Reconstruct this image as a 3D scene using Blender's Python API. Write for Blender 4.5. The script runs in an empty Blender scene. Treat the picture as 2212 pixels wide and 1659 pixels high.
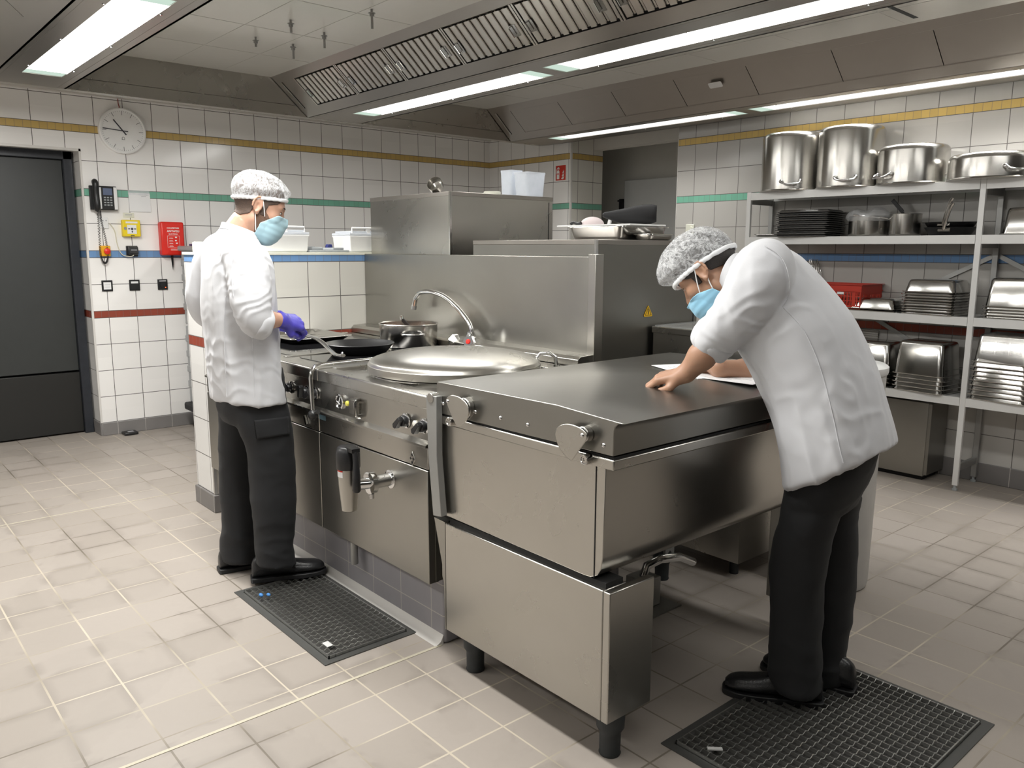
import bpy, bmesh, math, random
import numpy as np
from mathutils import Vector, Matrix, noise as mnoise
import openvdb

# ------------------------------------------------------------------ camera, world, exposure
SC = bpy.context.scene
COL = SC.collection
F_PX, IMG_W, IMG_H = 1741.286, 2212, 1659
YAW, PITCH, ROLL = math.radians(49.11102), math.radians(-9.47604), math.radians(0.21853)
CAM = np.array([0.0, 0.0, 1.42])
_f = np.array([-math.sin(YAW)*math.cos(PITCH), math.cos(YAW)*math.cos(PITCH), math.sin(PITCH)])
_r = np.cross(_f, [0, 0, 1.0]); _r /= np.linalg.norm(_r)
_u = np.cross(_r, _f)
_r2 = math.cos(ROLL)*_r + math.sin(ROLL)*_u
_u2 = -math.sin(ROLL)*_r + math.cos(ROLL)*_u
cam_data = bpy.data.cameras.new('camera')
cam_data.sensor_fit = 'HORIZONTAL'; cam_data.sensor_width = 36.0
cam_data.lens = F_PX/IMG_W*36.0
cam_data.clip_start = 0.05; cam_data.clip_end = 100
cam = bpy.data.objects.new('camera', cam_data); COL.objects.link(cam)
cam.matrix_world = Matrix(((_r2[0], _u2[0], -_f[0], CAM[0]), (_r2[1], _u2[1], -_f[1], CAM[1]),
                           (_r2[2], _u2[2], -_f[2], CAM[2]), (0, 0, 0, 1)))
SC.camera = cam
world = bpy.data.worlds.new('world'); SC.world = world; world.use_nodes = True
world.node_tree.nodes['Background'].inputs[0].default_value = (0.5, 0.5, 0.5, 1)
world.node_tree.nodes['Background'].inputs[1].default_value = 0.02
SC.view_settings.view_transform = 'Standard'; SC.view_settings.look = 'None'
SC.view_settings.gamma = 1.0; SC.view_settings.use_curve_mapping = False
SC.view_settings.exposure = 0.0
LAMP_COLOR = (1.0, 0.99, 0.955)
LAMPS = dict(door_side=(66, 52, 7), middle=(19, 8, 19), wall_side=(9, 19, 20), behind=(40, 16, 5))   # watts of each tube pair, left to right
SPREAD = dict(door_side=180, middle=180, wall_side=90, behind=180)
PANEL = dict(door_side=3.0, middle=1.4, wall_side=1.3, behind=2.0)                           # brightness of the diffuser sheets themselves

def pix_dir(u, v):
    d = np.array([(u-IMG_W/2)/F_PX, -(v-IMG_H/2)/F_PX, 1.0])
    return d[0]*_r2 + d[1]*_u2 + d[2]*_f
def on_x(u, v, x): d = pix_dir(u, v); return CAM + d*(x-CAM[0])/d[0]
def on_y(u, v, y): d = pix_dir(u, v); return CAM + d*(y-CAM[1])/d[1]
def on_z(u, v, z): d = pix_dir(u, v); return CAM + d*(z-CAM[2])/d[2]

# ------------------------------------------------------------------ mesh helpers
def nrm(a): a = np.asarray(a, float); return a/max(np.linalg.norm(a), 1e-12)
def frame(n, up=(0, 0, 1)):
    n = nrm(n); up = np.asarray(up, float)
    if abs(n @ nrm(up)) > .98: up = np.array([1.0, 0, 0])
    u = nrm(np.cross(up, n)); v = np.cross(n, u); return u, v, n

class MB:
    def __init__(s): s.v = []; s.f = []; s.m = []
    def add(s, vs, fs, mi=0):
        b = len(s.v); s.v += [tuple(map(float, p)) for p in vs]
        s.f += [tuple(b+i for i in q) for q in fs]; s.m += [mi]*len(fs); return s
    def box(s, x0, x1, y0, y1, z0, z1, mi=0):
        vs = [(x, y, z) for z in (z0, z1) for y in (y0, y1) for x in (x0, x1)]
        return s.add(vs, [(0, 2, 3, 1), (4, 5, 7, 6), (0, 1, 5, 4), (2, 6, 7, 3), (0, 4, 6, 2), (1, 3, 7, 5)], mi)
    def obox(s, c, a, b, d, mi=0):
        c, a, b, d = (np.asarray(q, float) for q in (c, a, b, d))
        vs = [c+i*a+j*b+k*d for k in (-1, 1) for j in (-1, 1) for i in (-1, 1)]
        fs = [(0, 2, 3, 1), (4, 5, 7, 6), (0, 1, 5, 4), (2, 6, 7, 3), (0, 4, 6, 2), (1, 3, 7, 5)]
        if np.dot(np.cross(a, b), d) < 0: fs = [q[::-1] for q in fs]
        return s.add(vs, fs, mi)
    def bar(s, p0, p1, w, h, up=(0, 0, 1), mi=0):
        p0 = np.asarray(p0, float); p1 = np.asarray(p1, float)
        u, v, n = frame(p1-p0, up)
        return s.obox((p0+p1)/2, u*w/2, v*h/2, (p1-p0)/2, mi)
    def loft(s, rings, cap=True, closed=True, mi=0):
        n = len(rings[0]); vs = [p for r in rings for p in r]; fs = []
        for i in range(len(rings)-1):
            for j in range(n if closed else n-1):
                k = (j+1) % n
                fs.append((i*n+j, i*n+k, (i+1)*n+k, (i+1)*n+j))
        if cap and closed:
            fs.append(tuple(range(n))[::-1]); fs.append(tuple((len(rings)-1)*n+j for j in range(n)))
        return s.add(vs, fs, mi)
    def cyl(s, p0, p1, r0, r1=None, n=20, mi=0):
        r1 = r0 if r1 is None else r1
        p0 = np.asarray(p0, float); p1 = np.asarray(p1, float); u, v, _ = frame(p1-p0)
        ring = lambda c, r: [c+r*(math.cos(2*math.pi*i/n)*u+math.sin(2*math.pi*i/n)*v) for i in range(n)]
        return s.loft([ring(p0, r0), ring(p1, r1)], True, True, mi)
    def tube(s, pts, r, n=10, mi=0, closed=False, sy=1.0):
        pts = [np.asarray(p, float) for p in pts]; m = len(pts)
        rr = r if hasattr(r, '__len__') else [r]*m
        rings = []; u = None
        for i in range(m):
            if closed: t = pts[(i+1) % m]-pts[i-1]
            else: t = pts[min(i+1, m-1)]-pts[max(i-1, 0)]
            t = nrm(t)
            if u is None: u, v, _ = frame(t)
            else: u = nrm(u-t*(u@t)); v = np.cross(t, u)
            rings.append([pts[i]+rr[i]*(math.cos(2*math.pi*k/n)*u+sy*math.sin(2*math.pi*k/n)*v) for k in range(n)])
        if closed: rings.append(rings[0]); return s.loft(rings, False, True, mi)
        return s.loft(rings, True, True, mi)
    def lathe(s, prof, c=(0, 0, 0), n=40, axis=(0, 0, 1), mi=0, cap=True):
        c = np.asarray(c, float); u, v, w = frame(axis)
        rings = [[c+max(r, 1e-4)*(math.cos(2*math.pi*i/n)*u+math.sin(2*math.pi*i/n)*v)+z*w for i in range(n)] for r, z in prof]
        return s.loft(rings, cap, True, mi)
    def prism(s, poly, o, u, v, w, mi=0):
        o, u, v, w = (np.asarray(q, float) for q in (o, u, v, w))
        a = [o+x*u+y*v for x, y in poly]; b = [p+w for p in a]
        area = sum(poly[i-1][0]*poly[i][1]-poly[i][0]*poly[i-1][1] for i in range(len(poly)))
        flip = (area < 0) != (np.dot(np.cross(u, v), w) < 0)
        if flip: a = a[::-1]; b = b[::-1]
        n = len(a)
        fs = [tuple(range(n))[::-1], tuple(range(n, 2*n))]+[(i, (i+1) % n, n+(i+1) % n, n+i) for i in range(n)]
        return s.add(a+b, fs, mi)
    def sphere(s, c, r, n=16, mi=0, sc=(1, 1, 1)):
        c = np.asarray(c, float); m = n//2
        prof = [(math.sin(math.pi*i/m)*r, -math.cos(math.pi*i/m)*r) for i in range(m+1)]
        rings = [[c+np.array([max(q, 1e-5)*math.cos(2*math.pi*i/n)*sc[0], max(q, 1e-5)*math.sin(2*math.pi*i/n)*sc[1], z*sc[2]]) for i in range(n)] for q, z in prof]
        return s.loft(rings, True, True, mi)
    def build(s, name, mat, parent=None, bevel=0.0, smooth=35, seg=2):
        return mkobj(name, s.v, s.f, mat, parent, bevel, smooth, seg, s.m)

def wloc(o):
    p = np.zeros(3)
    while o is not None: p += np.array(o.location); o = o.parent
    return p
def mkobj(name, v, f, mat, parent=None, bevel=0.0, smooth=35, seg=2, mi=None):
    off = wloc(parent) if parent is not None else np.zeros(3)
    me = bpy.data.meshes.new(name)
    me.from_pydata((np.asarray(v, float)-off).tolist() if len(v) else [], [], f)
    mats = mat if isinstance(mat, (list, tuple)) else [mat]
    for m in mats: me.materials.append(m)
    if mi is not None and len(mats) > 1: me.polygons.foreach_set('material_index', mi)
    if smooth:
        me.polygons.foreach_set('use_smooth', [True]*len(me.polygons))
        if smooth < 180:
            try: me.set_sharp_from_angle(angle=math.radians(smooth))
            except Exception: pass
    me.update()
    o = bpy.data.objects.new(name, me); COL.objects.link(o)
    if parent is not None: o.parent = parent
    if bevel:
        b = o.modifiers.new('bevel', 'BEVEL'); b.width = bevel; b.segments = seg; b.limit_method = 'ANGLE'; b.angle_limit = math.radians(40)
        b.use_clamp_overlap = True
    return o
def tag(o, label, cat, group=None, kind=None):
    o['label'] = label; o['category'] = cat
    if group: o['group'] = group
    if kind: o['kind'] = kind
    return o
def thing(name, label, cat, loc=(0, 0, 0), group=None):
    o = bpy.data.objects.new(name, None); COL.objects.link(o); o.location = loc; o.empty_display_size = .05
    return tag(o, label, cat, group)
def struct(o): o['kind'] = 'structure'; return o
def dup(root, loc, rotz=None, label=None, group=None):
    def cp(o, parent):
        c = o.copy(); COL.objects.link(c); c.parent = parent
        for ch in list(o.children): cp(ch, c)
        return c
    r = cp(root, None); r.location = loc
    if rotz is not None: r.rotation_euler = (0, 0, rotz)
    if label: r['label'] = label
    if group: r['group'] = group
    return r
def text_mesh(txt, size, o, u, v, mat, name, parent, depth=0.0008, align='CENTER', bold=False):
    cu = bpy.data.curves.new('letters', 'FONT'); cu.body = txt; cu.size = size; cu.extrude = depth; cu.align_x = align; cu.align_y = 'CENTER'
    if bold: cu.offset = size*0.018
    ob = bpy.data.objects.new('letters', cu); COL.objects.link(ob)
    me = bpy.data.meshes.new_from_object(ob.evaluated_get(bpy.context.evaluated_depsgraph_get()))
    bpy.data.objects.remove(ob); bpy.data.curves.remove(cu)
    o, u, v = np.asarray(o, float), nrm(u), nrm(v); w = np.cross(u, v)
    vs = [o+p.co[0]*u+p.co[1]*v+p.co[2]*w for p in me.vertices]; fs = [tuple(p.vertices) for p in me.polygons]
    bpy.data.meshes.remove(me)
    return mkobj(name, vs, fs, mat, parent, smooth=0)

# ------------------------------------------------------------------ materials
class NT:
    def __init__(s, name):
        s.mat = bpy.data.materials.new(name); s.mat.use_nodes = True; s.t = s.mat.node_tree
        s.b = s.t.nodes['Principled BSDF']; s.out = s.t.nodes['Material Output']
    def n(s, typ, **kw):
        x = s.t.nodes.new(typ)
        for k, v in kw.items(): setattr(x, k, v)
        return x
    def link(s, a, b): s.t.links.new(a, b)
    def put(s, sock, val):
        if hasattr(val, 'is_linked') or isinstance(val, bpy.types.NodeSocket): s.link(val, sock)
        else: sock.default_value = val
    def math(s, op, a, b=0.0, c=None, clamp=False):
        x = s.n('ShaderNodeMath', operation=op); x.use_clamp = clamp
        s.put(x.inputs[0], a); s.put(x.inputs[1], b)
        if c is not None: s.put(x.inputs[2], c)
        return x.outputs[0]
    def mix(s, f, a, b):
        x = s.n('ShaderNodeMix', data_type='RGBA'); s.put(x.inputs[0], f); s.put(x.inputs[6], a); s.put(x.inputs[7], b); return x.outputs[2]
    def noise(s, vec, scale, detail=3, rough=.5, dist=0):
        x = s.n('ShaderNodeTexNoise'); x.inputs['Scale'].default_value = scale; x.inputs['Detail'].default_value = detail
        x.inputs['Roughness'].default_value = rough; x.inputs['Distortion'].default_value = dist
        if vec is not None: s.link(vec, x.inputs['Vector'])
        return x.outputs['Fac']
    def pos(s): return s.n('ShaderNodeNewGeometry').outputs['Position']
    def objc(s): return s.n('ShaderNodeTexCoord').outputs['Object']
    def xyz(s, v): x = s.n('ShaderNodeSeparateXYZ'); s.link(v, x.inputs[0]); return x.outputs
    def vec(s, a, b, c):
        x = s.n('ShaderNodeCombineXYZ')
        for i, q in enumerate((a, b, c)): s.put(x.inputs[i], q)
        return x.outputs[0]
    def scl(s, v, sc): x = s.n('ShaderNodeMapping'); s.link(v, x.inputs[0]); x.inputs['Scale'].default_value = sc; return x.outputs[0]
    def ramp(s, f, stops, interp='LINEAR'):
        x = s.n('ShaderNodeValToRGB'); x.color_ramp.interpolation = interp; e = x.color_ramp.elements
        while len(e) < len(stops): e.new(.5)
        for i, (p, c) in enumerate(stops): e[i].position = p; e[i].color = (*c, 1) if len(c) == 3 else c
        s.link(f, x.inputs[0]); return x.outputs[0]
    def bump(s, h, strength=.2, dist=.002):
        x = s.n('ShaderNodeBump'); x.inputs['Strength'].default_value = strength; x.inputs['Distance'].default_value = dist
        s.link(h, x.inputs['Height']); s.link(x.outputs[0], s.b.inputs['Normal'])
    def set(s, **kw):
        for k, v in kw.items():
            s.put(s.b.inputs[k.replace('_', ' ')], v)
        return s
def srgb(r, g, b):
    c = lambda x: (x/255/12.92) if x/255 <= .04045 else ((x/255+.055)/1.055)**2.4
    return (c(r), c(g), c(b), 1)
def plain(name, col, rough=.5, metal=0.0, var=.06, scale=12, spec=.5, bump=0.0, bscale=60):
    t = NT(name); p = t.objc()
    n = t.noise(p, scale, 3)
    c0 = tuple(max(0, x*(1-var)) for x in col[:3])+(1,); c1 = tuple(min(1, x*(1+var)) for x in col[:3])+(1,)
    t.set(Base_Color=t.mix(n, c0, c1), Roughness=rough, Metallic=metal)
    t.b.inputs['Specular IOR Level'].default_value = spec
    if bump: t.bump(t.noise(p, bscale, 3), bump, .003)
    return t.mat
def steel(name, col=(.49, .475, .44), rough=.28, axis='x', streak=.014, bump=0, blotch=.10):
    t = NT(name); p = t.pos()
    k = {'x': (1.2, 420, 420), 'z': (260, 260, 1.2), 'y': (420, 1.2, 420)}[axis]
    n = t.noise(t.scl(p, k), 1.0, 2); bl = t.noise(p, 3.2, 4, .6, .4)
    r = t.math('ADD', t.math('MULTIPLY', n, .002), rough)
    r = t.math('ADD', r, t.math('MULTIPLY', t.math('SUBTRACT', bl, .5), blotch))
    cc = t.mix(bl, tuple(x*.92 for x in col)+(1,), tuple(min(1, x*1.06) for x in col)+(1,))
    t.set(Base_Color=cc, Roughness=r, Metallic=1.0)
    if bump: t.bump(n, bump, .0001)
    return t.mat
def tile_wall(name, axis, s0, tint=(.88, .865, .845)):
    """white square wall tiles with coloured listello rows, laid out in metres"""
    t = NT(name); x, y, z = t.xyz(t.pos()); s = y if axis == 'y' else x
    def grout(fr, w): return t.math('LESS_THAN', t.math('MINIMUM', fr, t.math('SUBTRACT', 1.0, fr)), w)
    zz = t.math('SUBTRACT', z, .9); up = t.math('GREATER_THAN', zz, 0)
    idx = t.math('FLOOR', t.math('DIVIDE', zz, .4475)); zm = t.math('SUBTRACT', zz, t.math('MULTIPLY', idx, .4475))
    band = t.math('MULTIPLY', t.math('LESS_THAN', zm, .052), up)
    fz_up = t.math('FRACT', t.math('DIVIDE', t.math('SUBTRACT', zm, .052), .19775))
    fz_lo = t.math('FRACT', t.math('DIVIDE', t.math('SUBTRACT', z, .1), .2))
    fz = t.math('ADD', t.math('MULTIPLY', fz_up, up), t.math('MULTIPLY', fz_lo, t.math('SUBTRACT', 1.0, up)))
    q = t.math('DIVIDE', t.math('SUBTRACT', s, s0), .2025); fs = t.math('FRACT', q)
    fb = t.math('FRACT', t.math('MULTIPLY', q, 4.0))
    g_tile = t.math('MAXIMUM', grout(fs, .011), grout(fz, .011))
    zb = t.math('DIVIDE', zm, .052)
    g_band = t.math('MAXIMUM', t.math('MULTIPLY', grout(fb, .03), .55), grout(zb, .04))
    g = t.math('ADD', t.math('MULTIPLY', g_band, band), t.math('MULTIPLY', g_tile, t.math('SUBTRACT', 1.0, band)))
    wn = t.n('ShaderNodeTexWhiteNoise'); t.link(t.vec(t.math('FLOOR', q), t.math('FLOOR', t.math('MULTIPLY', z, 5.0)), 0.0), wn.inputs['Vector'])
    tile = t.mix(wn.outputs['Value'], tuple(v*.97 for v in tint)+(1,), tuple(min(1, v*1.02) for v in tint)+(1,))
    bc = t.ramp(t.math('MULTIPLY', t.math('ADD', idx, .5), .25), [(0, srgb(150, 72, 56)[:3]), (.25, srgb(112, 150, 196)[:3]), (.5, srgb(122, 184, 160)[:3]), (.75, srgb(206, 176, 108)[:3])], 'CONSTANT')
    wn2 = t.n('ShaderNodeTexWhiteNoise'); t.link(t.vec(t.math('FLOOR', t.math('MULTIPLY', q, 4.0)), idx, 3.0), wn2.inputs['Vector'])
    bcv = t.mix(t.math('MULTIPLY', wn2.outputs['Value'], .12), bc, (0.05, 0.05, 0.05, 1))
    c = t.mix(band, tile, bcv); c = t.mix(g, c, (.115, .105, .098, 1))
    t.set(Base_Color=c, Roughness=t.math('ADD', t.math('MULTIPLY', g, .5), .16))
    t.bump(t.math('SUBTRACT', 1.0, g), .35, .0015)
    return t.mat
def tile_floor(name):
    t = NT(name); p = t.pos(); x, y, z = t.xyz(p)
    qx = t.math('DIVIDE', t.math('ADD', x, 2.503), .2007); qy = t.math('DIVIDE', t.math('SUBTRACT', y, .442), .2)
    fx = t.math('FRACT', qx); fy = t.math('FRACT', qy)
    wob = t.math('MULTIPLY', t.noise(p, 5, 2), .010)
    e = t.math('MINIMUM', t.math('MINIMUM', fx, t.math('SUBTRACT', 1.0, fx)), t.math('MINIMUM', fy, t.math('SUBTRACT', 1.0, fy)))
    g = t.math('LESS_THAN', e, t.math('ADD', wob, .010))
    wn = t.n('ShaderNodeTexWhiteNoise'); t.link(t.vec(t.math('FLOOR', qx), t.math('FLOOR', qy), 0.0), wn.inputs['Vector'])
    base = t.mix(wn.outputs['Value'], (.325, .288, .253, 1), (.365, .325, .29, 1))
    wet = t.ramp(t.noise(p, 1.7, 5, .62, .6), [(.50, (0, 0, 0)), (.535, (1, 1, 1))])
    # wet edges: tiles dry from their centre outwards near the gratings
    dry = t.math('SMOOTH_MIN', t.math('MULTIPLY', e, 6.0), 1.0, .2)
    wet2 = t.math('MULTIPLY', t.math('MULTIPLY', wet, .55), t.math('SUBTRACT', 1.15, dry), clamp=True)
    c = t.mix(wet2, base, (.24, .212, .185, 1))
    c = t.mix(t.math('MULTIPLY', t.noise(p, 40, 4, .7), .14), c, (.24, .21, .18, 1))
    gc = t.ramp(t.noise(p, 1.3, 3), [(.42, (.17, .145, .115)), (.60, (.52, .46, .37))])
    c = t.mix(g, c, gc)
    r = t.math('ADD', .42, t.math('MULTIPLY', t.noise(p, 6, 3), .14)); r = t.math('SUBTRACT', r, t.math('MULTIPLY', wet2, .12))
    t.set(Base_Color=c, Roughness=r); t.b.inputs['Specular IOR Level'].default_value = .4
    t.bump(t.math('ADD', t.math('MULTIPLY', t.math('SUBTRACT', 1.0, g), .6), t.math('MULTIPLY', t.noise(p, 90, 3), .25)), .22, .002)
    return t.mat
def grey_tiles(name, axis, p0, pitch, zp, col=(.20, .185, .185), z0=0.0):
    t = NT(name); x, y, z = t.xyz(t.pos()); s = y if axis == 'y' else x
    fs = t.math('FRACT', t.math('DIVIDE', t.math('SUBTRACT', s, p0), pitch)); fz = t.math('FRACT', t.math('DIVIDE', t.math('SUBTRACT', z, z0), zp))
    g = t.math('LESS_THAN', t.math('MINIMUM', t.math('MULTIPLY', t.math('MINIMUM', fs, t.math('SUBTRACT', 1.0, fs)), pitch), t.math('MULTIPLY', t.math('MINIMUM', fz, t.math('SUBTRACT', 1.0, fz)), zp)), .0018)
    n = t.noise(t.pos(), 9, 3)
    c = t.mix(n, tuple(v*.9 for v in col)+(1,), tuple(v*1.1 for v in col)+(1,))
    t.set(Base_Color=t.mix(g, c, (.45, .42, .39, 1)), Roughness=.38)
    return t.mat
def emit(name, col, strength):
    t = NT(name); e = t.n('ShaderNodeEmission'); e.inputs[0].default_value = (*col, 1); e.inputs[1].default_value = strength
    t.link(e.outputs[0], t.out.inputs[0]); return t.mat
def glass(name, tint=(1, 1, 1), alpha=.25, rough=.05):
    t = NT(name); tr = t.n('ShaderNodeBsdfTransparent'); m = t.n('ShaderNodeMixShader'); n = t.noise(t.objc(), 20, 2)
    t.set(Base_Color=(*tint, 1), Roughness=rough)
    t.link(t.math('ADD', t.math('MULTIPLY', n, .1), alpha-.05), m.inputs[0]); t.link(tr.outputs[0], m.inputs[1]); t.link(t.b.outputs[0], m.inputs[2]); t.link(m.outputs[0], t.out.inputs[0])
    return t.mat

M = dict(
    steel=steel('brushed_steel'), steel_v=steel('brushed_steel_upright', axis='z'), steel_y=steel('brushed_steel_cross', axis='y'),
    steel_mirror=steel('polished_steel', (.54, .53, .51), .16, 'x', .02, 0, .05), steel_dark=steel('dull_steel', (.30, .292, .27), .34),
    steel_pot=steel('pot_steel', (.54, .525, .495), .22, 'z', .04, 0), chrome=plain('chrome', (.72, .72, .72, 1), .09, 1.0, .03),
    steel_lid=steel('scratched_lid_steel', (.285, .278, .258), .33, 'y', .014, 0, .16), steel_used=steel('worn_steel', (.37, .36, .33), .33, 'x', .016, 0, .14), steel_hood=steel('hood_steel', (.40, .375, .345), .34, 'x', .03, 0),
    hood_filter=steel('filter_steel', (.66, .63, .58), .30, 'x', .02, 0), tray_dark=steel('dark_tray', (.22, .22, .22), .34),
    black=plain('black_plastic', (.012, .012, .013, 1), .35), black_matt=plain('black_matt', (.010, .010, .011, 1), .7), dark_gap=plain('dark_gap', (.012, .012, .012, 1), .8),
    rubber=plain('dark_rubber_foot', (.020, .024, .026, 1), .55, 0, .5, 40), glass_black=plain('black_hob_glass', (.012, .012, .013, 1), .06),
    nonstick=plain('nonstick_black', (.014, .014, .015, 1), .38), dial=plain('white_dial', (.93, .93, .92, 1), .35), white_pl=plain('white_plastic', (.78, .78, .77, 1), .35), grey_pl=plain('grey_plastic', (.36, .38, .39, 1), .4),
    cream=plain('cream_plastic', (.70, .70, .60, 1), .4), blue_pl=plain('navy_plastic', (.02, .03, .16, 1), .4), yellow=plain('yellow_plastic', (.82, .62, .01, 1), .4),
    amber=plain('amber_plastic', (.80, .40, .01, 1), .4), red=plain('red_plastic', (.70, .022, .012, 1), .35), red_crate=plain('red_crate', (.48, .03, .012, 1), .45),
    paper=plain('white_paper', (.80, .80, .80, 1), .6, 0, .02), ink=plain('ink', (.05, .05, .06, 1), .6), ink_grey=plain('grey_print', (.35, .35, .37, 1), .6), white_print=plain('white_print', (.85, .85, .82, 1), .5),
    ceiling=plain('white_ceiling_panel', (.66, .65, .61, 1), .10, 0, .02), ceiling_matt=plain('white_plaster', (.62, .60, .56, 1), .6, 0, .03), pale_wall=plain('pale_plaster', (.55, .54, .50, 1), .6, 0, .03),
    door_grey=plain('pale_grey_door', (.56, .57, .56, 1), .4, 0, .02), door_dark=plain('charcoal_door', (.032, .035, .034, 1), .42, 0, .1), door_kick=plain('charcoal_kick_plate', (.013, .013, .012, 1), .45), frame_dark=plain('anthracite_frame', (.022, .025, .032, 1), .35, 0, .3, 30),
    alu=plain('light_alu', (.80, .80, .79, 1), .34, .2, .03), alu_dark=plain('zinc', (.34, .34, .33, 1), .4, .6, .05), tile_trim=plain('tile_trim', (.68, .66, .63, 1), .3, 0, .03),
    floor=tile_floor('floor_tiles'), gasket=plain('grating_frame', (.10, .10, .095, 1), .45, .5, .15), galv=plain('galvanised', (.52, .52, .50, 1), .28, .9, .1),
    pit=plain('drain_pit', (.03, .028, .025, 1), .6), clear=glass('clear_plastic', (.9, .92, .95), .30), frost=glass('frosted_plastic', (.80, .84, .90), .55, .3), plexi=glass('acrylic_sheet', (.9, .92, .92), .22),
    soup=plain('soup', (.33, .13, .04, 1), .3, 0, .3, 30), screen=plain('phone_screen', (.10, .13, .22, 1), .15), pilot_yellow=plain('pilot_yellow', (.75, .70, .12, 1), .3), pilot_white=plain('pilot_white', (.80, .79, .72, 1), .3),
    blue_scrap=plain('blue_scrap', (.05, .22, .55, 1), .5), ral=plain('sticker_yellow', (.85, .50, .01, 1), .4), beige_cable=plain('beige_cable', (.62, .58, .45, 1), .5), sign_red=plain('sign_red', (.60, .03, .015, 1), .4),
    led=emit('red_pilot_led', (1, .15, .05), 2.0), wire_red=plain('red_wire', (.25, .02, .01, 1), .5), pink=plain('pale_pink', (.70, .60, .60, 1), .6), gskirt=None)
# ------------------------------------------------------------------ the room
XW, YB, ZC = -6.6, 5.4, 2.63          # clock wall, back wall, ceiling
XE, YS = 4.6, -2.6                    # walls behind the camera
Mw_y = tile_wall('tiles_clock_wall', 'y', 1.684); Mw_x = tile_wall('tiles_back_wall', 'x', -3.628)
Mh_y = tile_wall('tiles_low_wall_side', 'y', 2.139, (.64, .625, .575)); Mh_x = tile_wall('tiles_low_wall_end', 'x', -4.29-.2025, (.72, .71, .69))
Mskirt_y = grey_tiles('skirting_tiles_y', 'y', 1.684, .2025, .4, (.205, .195, .19), -.1); Mskirt_x = grey_tiles('skirting_tiles_x', 'x', -3.628, .2025, .4, (.17, .16, .155), -.1)
Mplinth = grey_tiles('plinth_tiles', 'x', -2.31, .203, .118, (.27, .26, .275), -.012)

struct(MB().box(-9.2, XE+.2, YS-.2, 8.6, -.1, 0).build('floor', M['floor']))
struct(MB().box(-9.2, XE+.2, YS-.2, 8.6, ZC, ZC+.1).build('ceiling', M['ceiling']))
# clock wall with the doorway cut out (doorway reaches to y = 1.575, head at 2.12)
w = MB(); w.box(XW-.3, XW, 1.575, YB+.3, 0, ZC); w.box(XW-.3, XW, YS-.2, 1.575, 2.12, ZC); w.box(XW-.3, XW, YS-.2, .25, 0, 2.12)
struct(w.build('wall_left', Mw_y))
struct(MB().box(XW-.014, XW+.003, 1.566, 1.580, .10, 2.125).build('trim_1', M['tile_trim']))
struct(MB().box(XW-.05, XW+.003, .24, 1.58, 2.108, 2.126).build('trim_2', M['tile_trim']))
struct(MB().box(XW, XW+.012, 1.575, YB, 0, .10).box(XW-.19, XW, 1.563, 1.576, 0, .10).build('baseboard_left', Mskirt_y, bevel=.004))
# dark door set back in the doorway
d = MB().box(-6.875, -6.83, .3, 1.50, .49, 2.06).build('door_1', M['door_dark'], bevel=.004); struct(d)
MB().box(-6.868, -6.822, .3, 1.50, .012, .478).build('kick_plate', M['door_kick'], d, bevel=.004)
MB().box(-6.828, -6.80, .52, .58, .475, .482).build('bottom_seal', M['black_matt'], d)
fr = MB(); fr.box(-6.90, -6.785, 1.50, 1.562, 0, 2.12); fr.box(-6.90, -6.785, .24, 1.562, 2.06, 2.12); fr.box(-6.90, -6.785, .24, .30, 0, 2.12)
struct(fr.build('trim_3', M['frame_dark'], bevel=.004))
struct(MB().box(-7.0, -6.9, .2, 1.6, 0, 2.2).build('wall_left_rear', M['black_matt']))
# back wall, left part, its return into the passage, and the shelf wall
XP, XS = -5.42, -4.20                 # passage opening between these
w = MB().box(XW-.3, XP, YB, YB+.42, 0, ZC); struct(w.build('wall_back', Mw_x))
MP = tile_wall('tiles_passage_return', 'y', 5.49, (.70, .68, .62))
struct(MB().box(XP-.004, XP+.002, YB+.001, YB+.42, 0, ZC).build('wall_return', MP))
struct(MB().box(XP-.010, XP+.006, YB-.006, YB+.012, 0, ZC).build('trim_4', M['tile_trim']))
Mw_shaded = tile_wall('tiles_shelf_wall_shaded', 'x', -3.628, (.46, .445, .42))  # same tile as the other walls, darkened in colour for this wall's dimmer light
struct(MB().box(XS, XE+.2, YB, YB+.42, 0, ZC).build('wall_right', Mw_shaded))
struct(MB().box(XS-.004, XS, YB-.002, YB+.42, 0, ZC).build('trim_5', M['ceiling_matt']))
struct(MB().box(XP, XS, YB+.30, YB+.42, 2.345, ZC).build('trim_6', M['ceiling_matt']))
struct(MB().box(XS, XE, YB-.012, YB, 0, .12).build('baseboard_right', Mskirt_x, bevel=.004))
struct(MB().box(XW, XP, YB-.012, YB, 0, .10).build('baseboard_back', Mskirt_x, bevel=.004))
# passage beyond
w = MB(); w.box(-9.0, -3.0, 6.30, 6.42, 0, ZC); w.box(-9.0, -8.9, 5.8, 6.4, 0, ZC); struct(w.build('wall_passage', M['pale_wall']))
d = MB().box(-5.52, -4.50, 6.255, 6.299, .005, 2.10).build('door_2', M['door_grey'], bevel=.003); struct(d)
h = MB(); h.box(-5.595, -5.545, 6.262, 6.30, 1.745, 1.925); h.box(-5.61, -5.54, 6.255, 6.30, 1.90, 1.915); h.box(-5.61, -5.54, 6.255, 6.30, 1.76, 1.775)
h.build('hinge', M['black_matt'], d, bevel=.003)
# walls behind the camera
Mfar = tile_wall('tiles_rear_walls', 'x', 0.0)
struct(MB().box(-9.2, XE+.2, YS-.2, YS, 0, ZC).build('wall_front', Mfar))
Mfar2 = plain('grey_far_wall', (.10, .098, .092, 1), .6)
struct(MB().box(XE, XE+.2, YS, YB, 0, ZC).build('wall_side', Mfar2))
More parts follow.
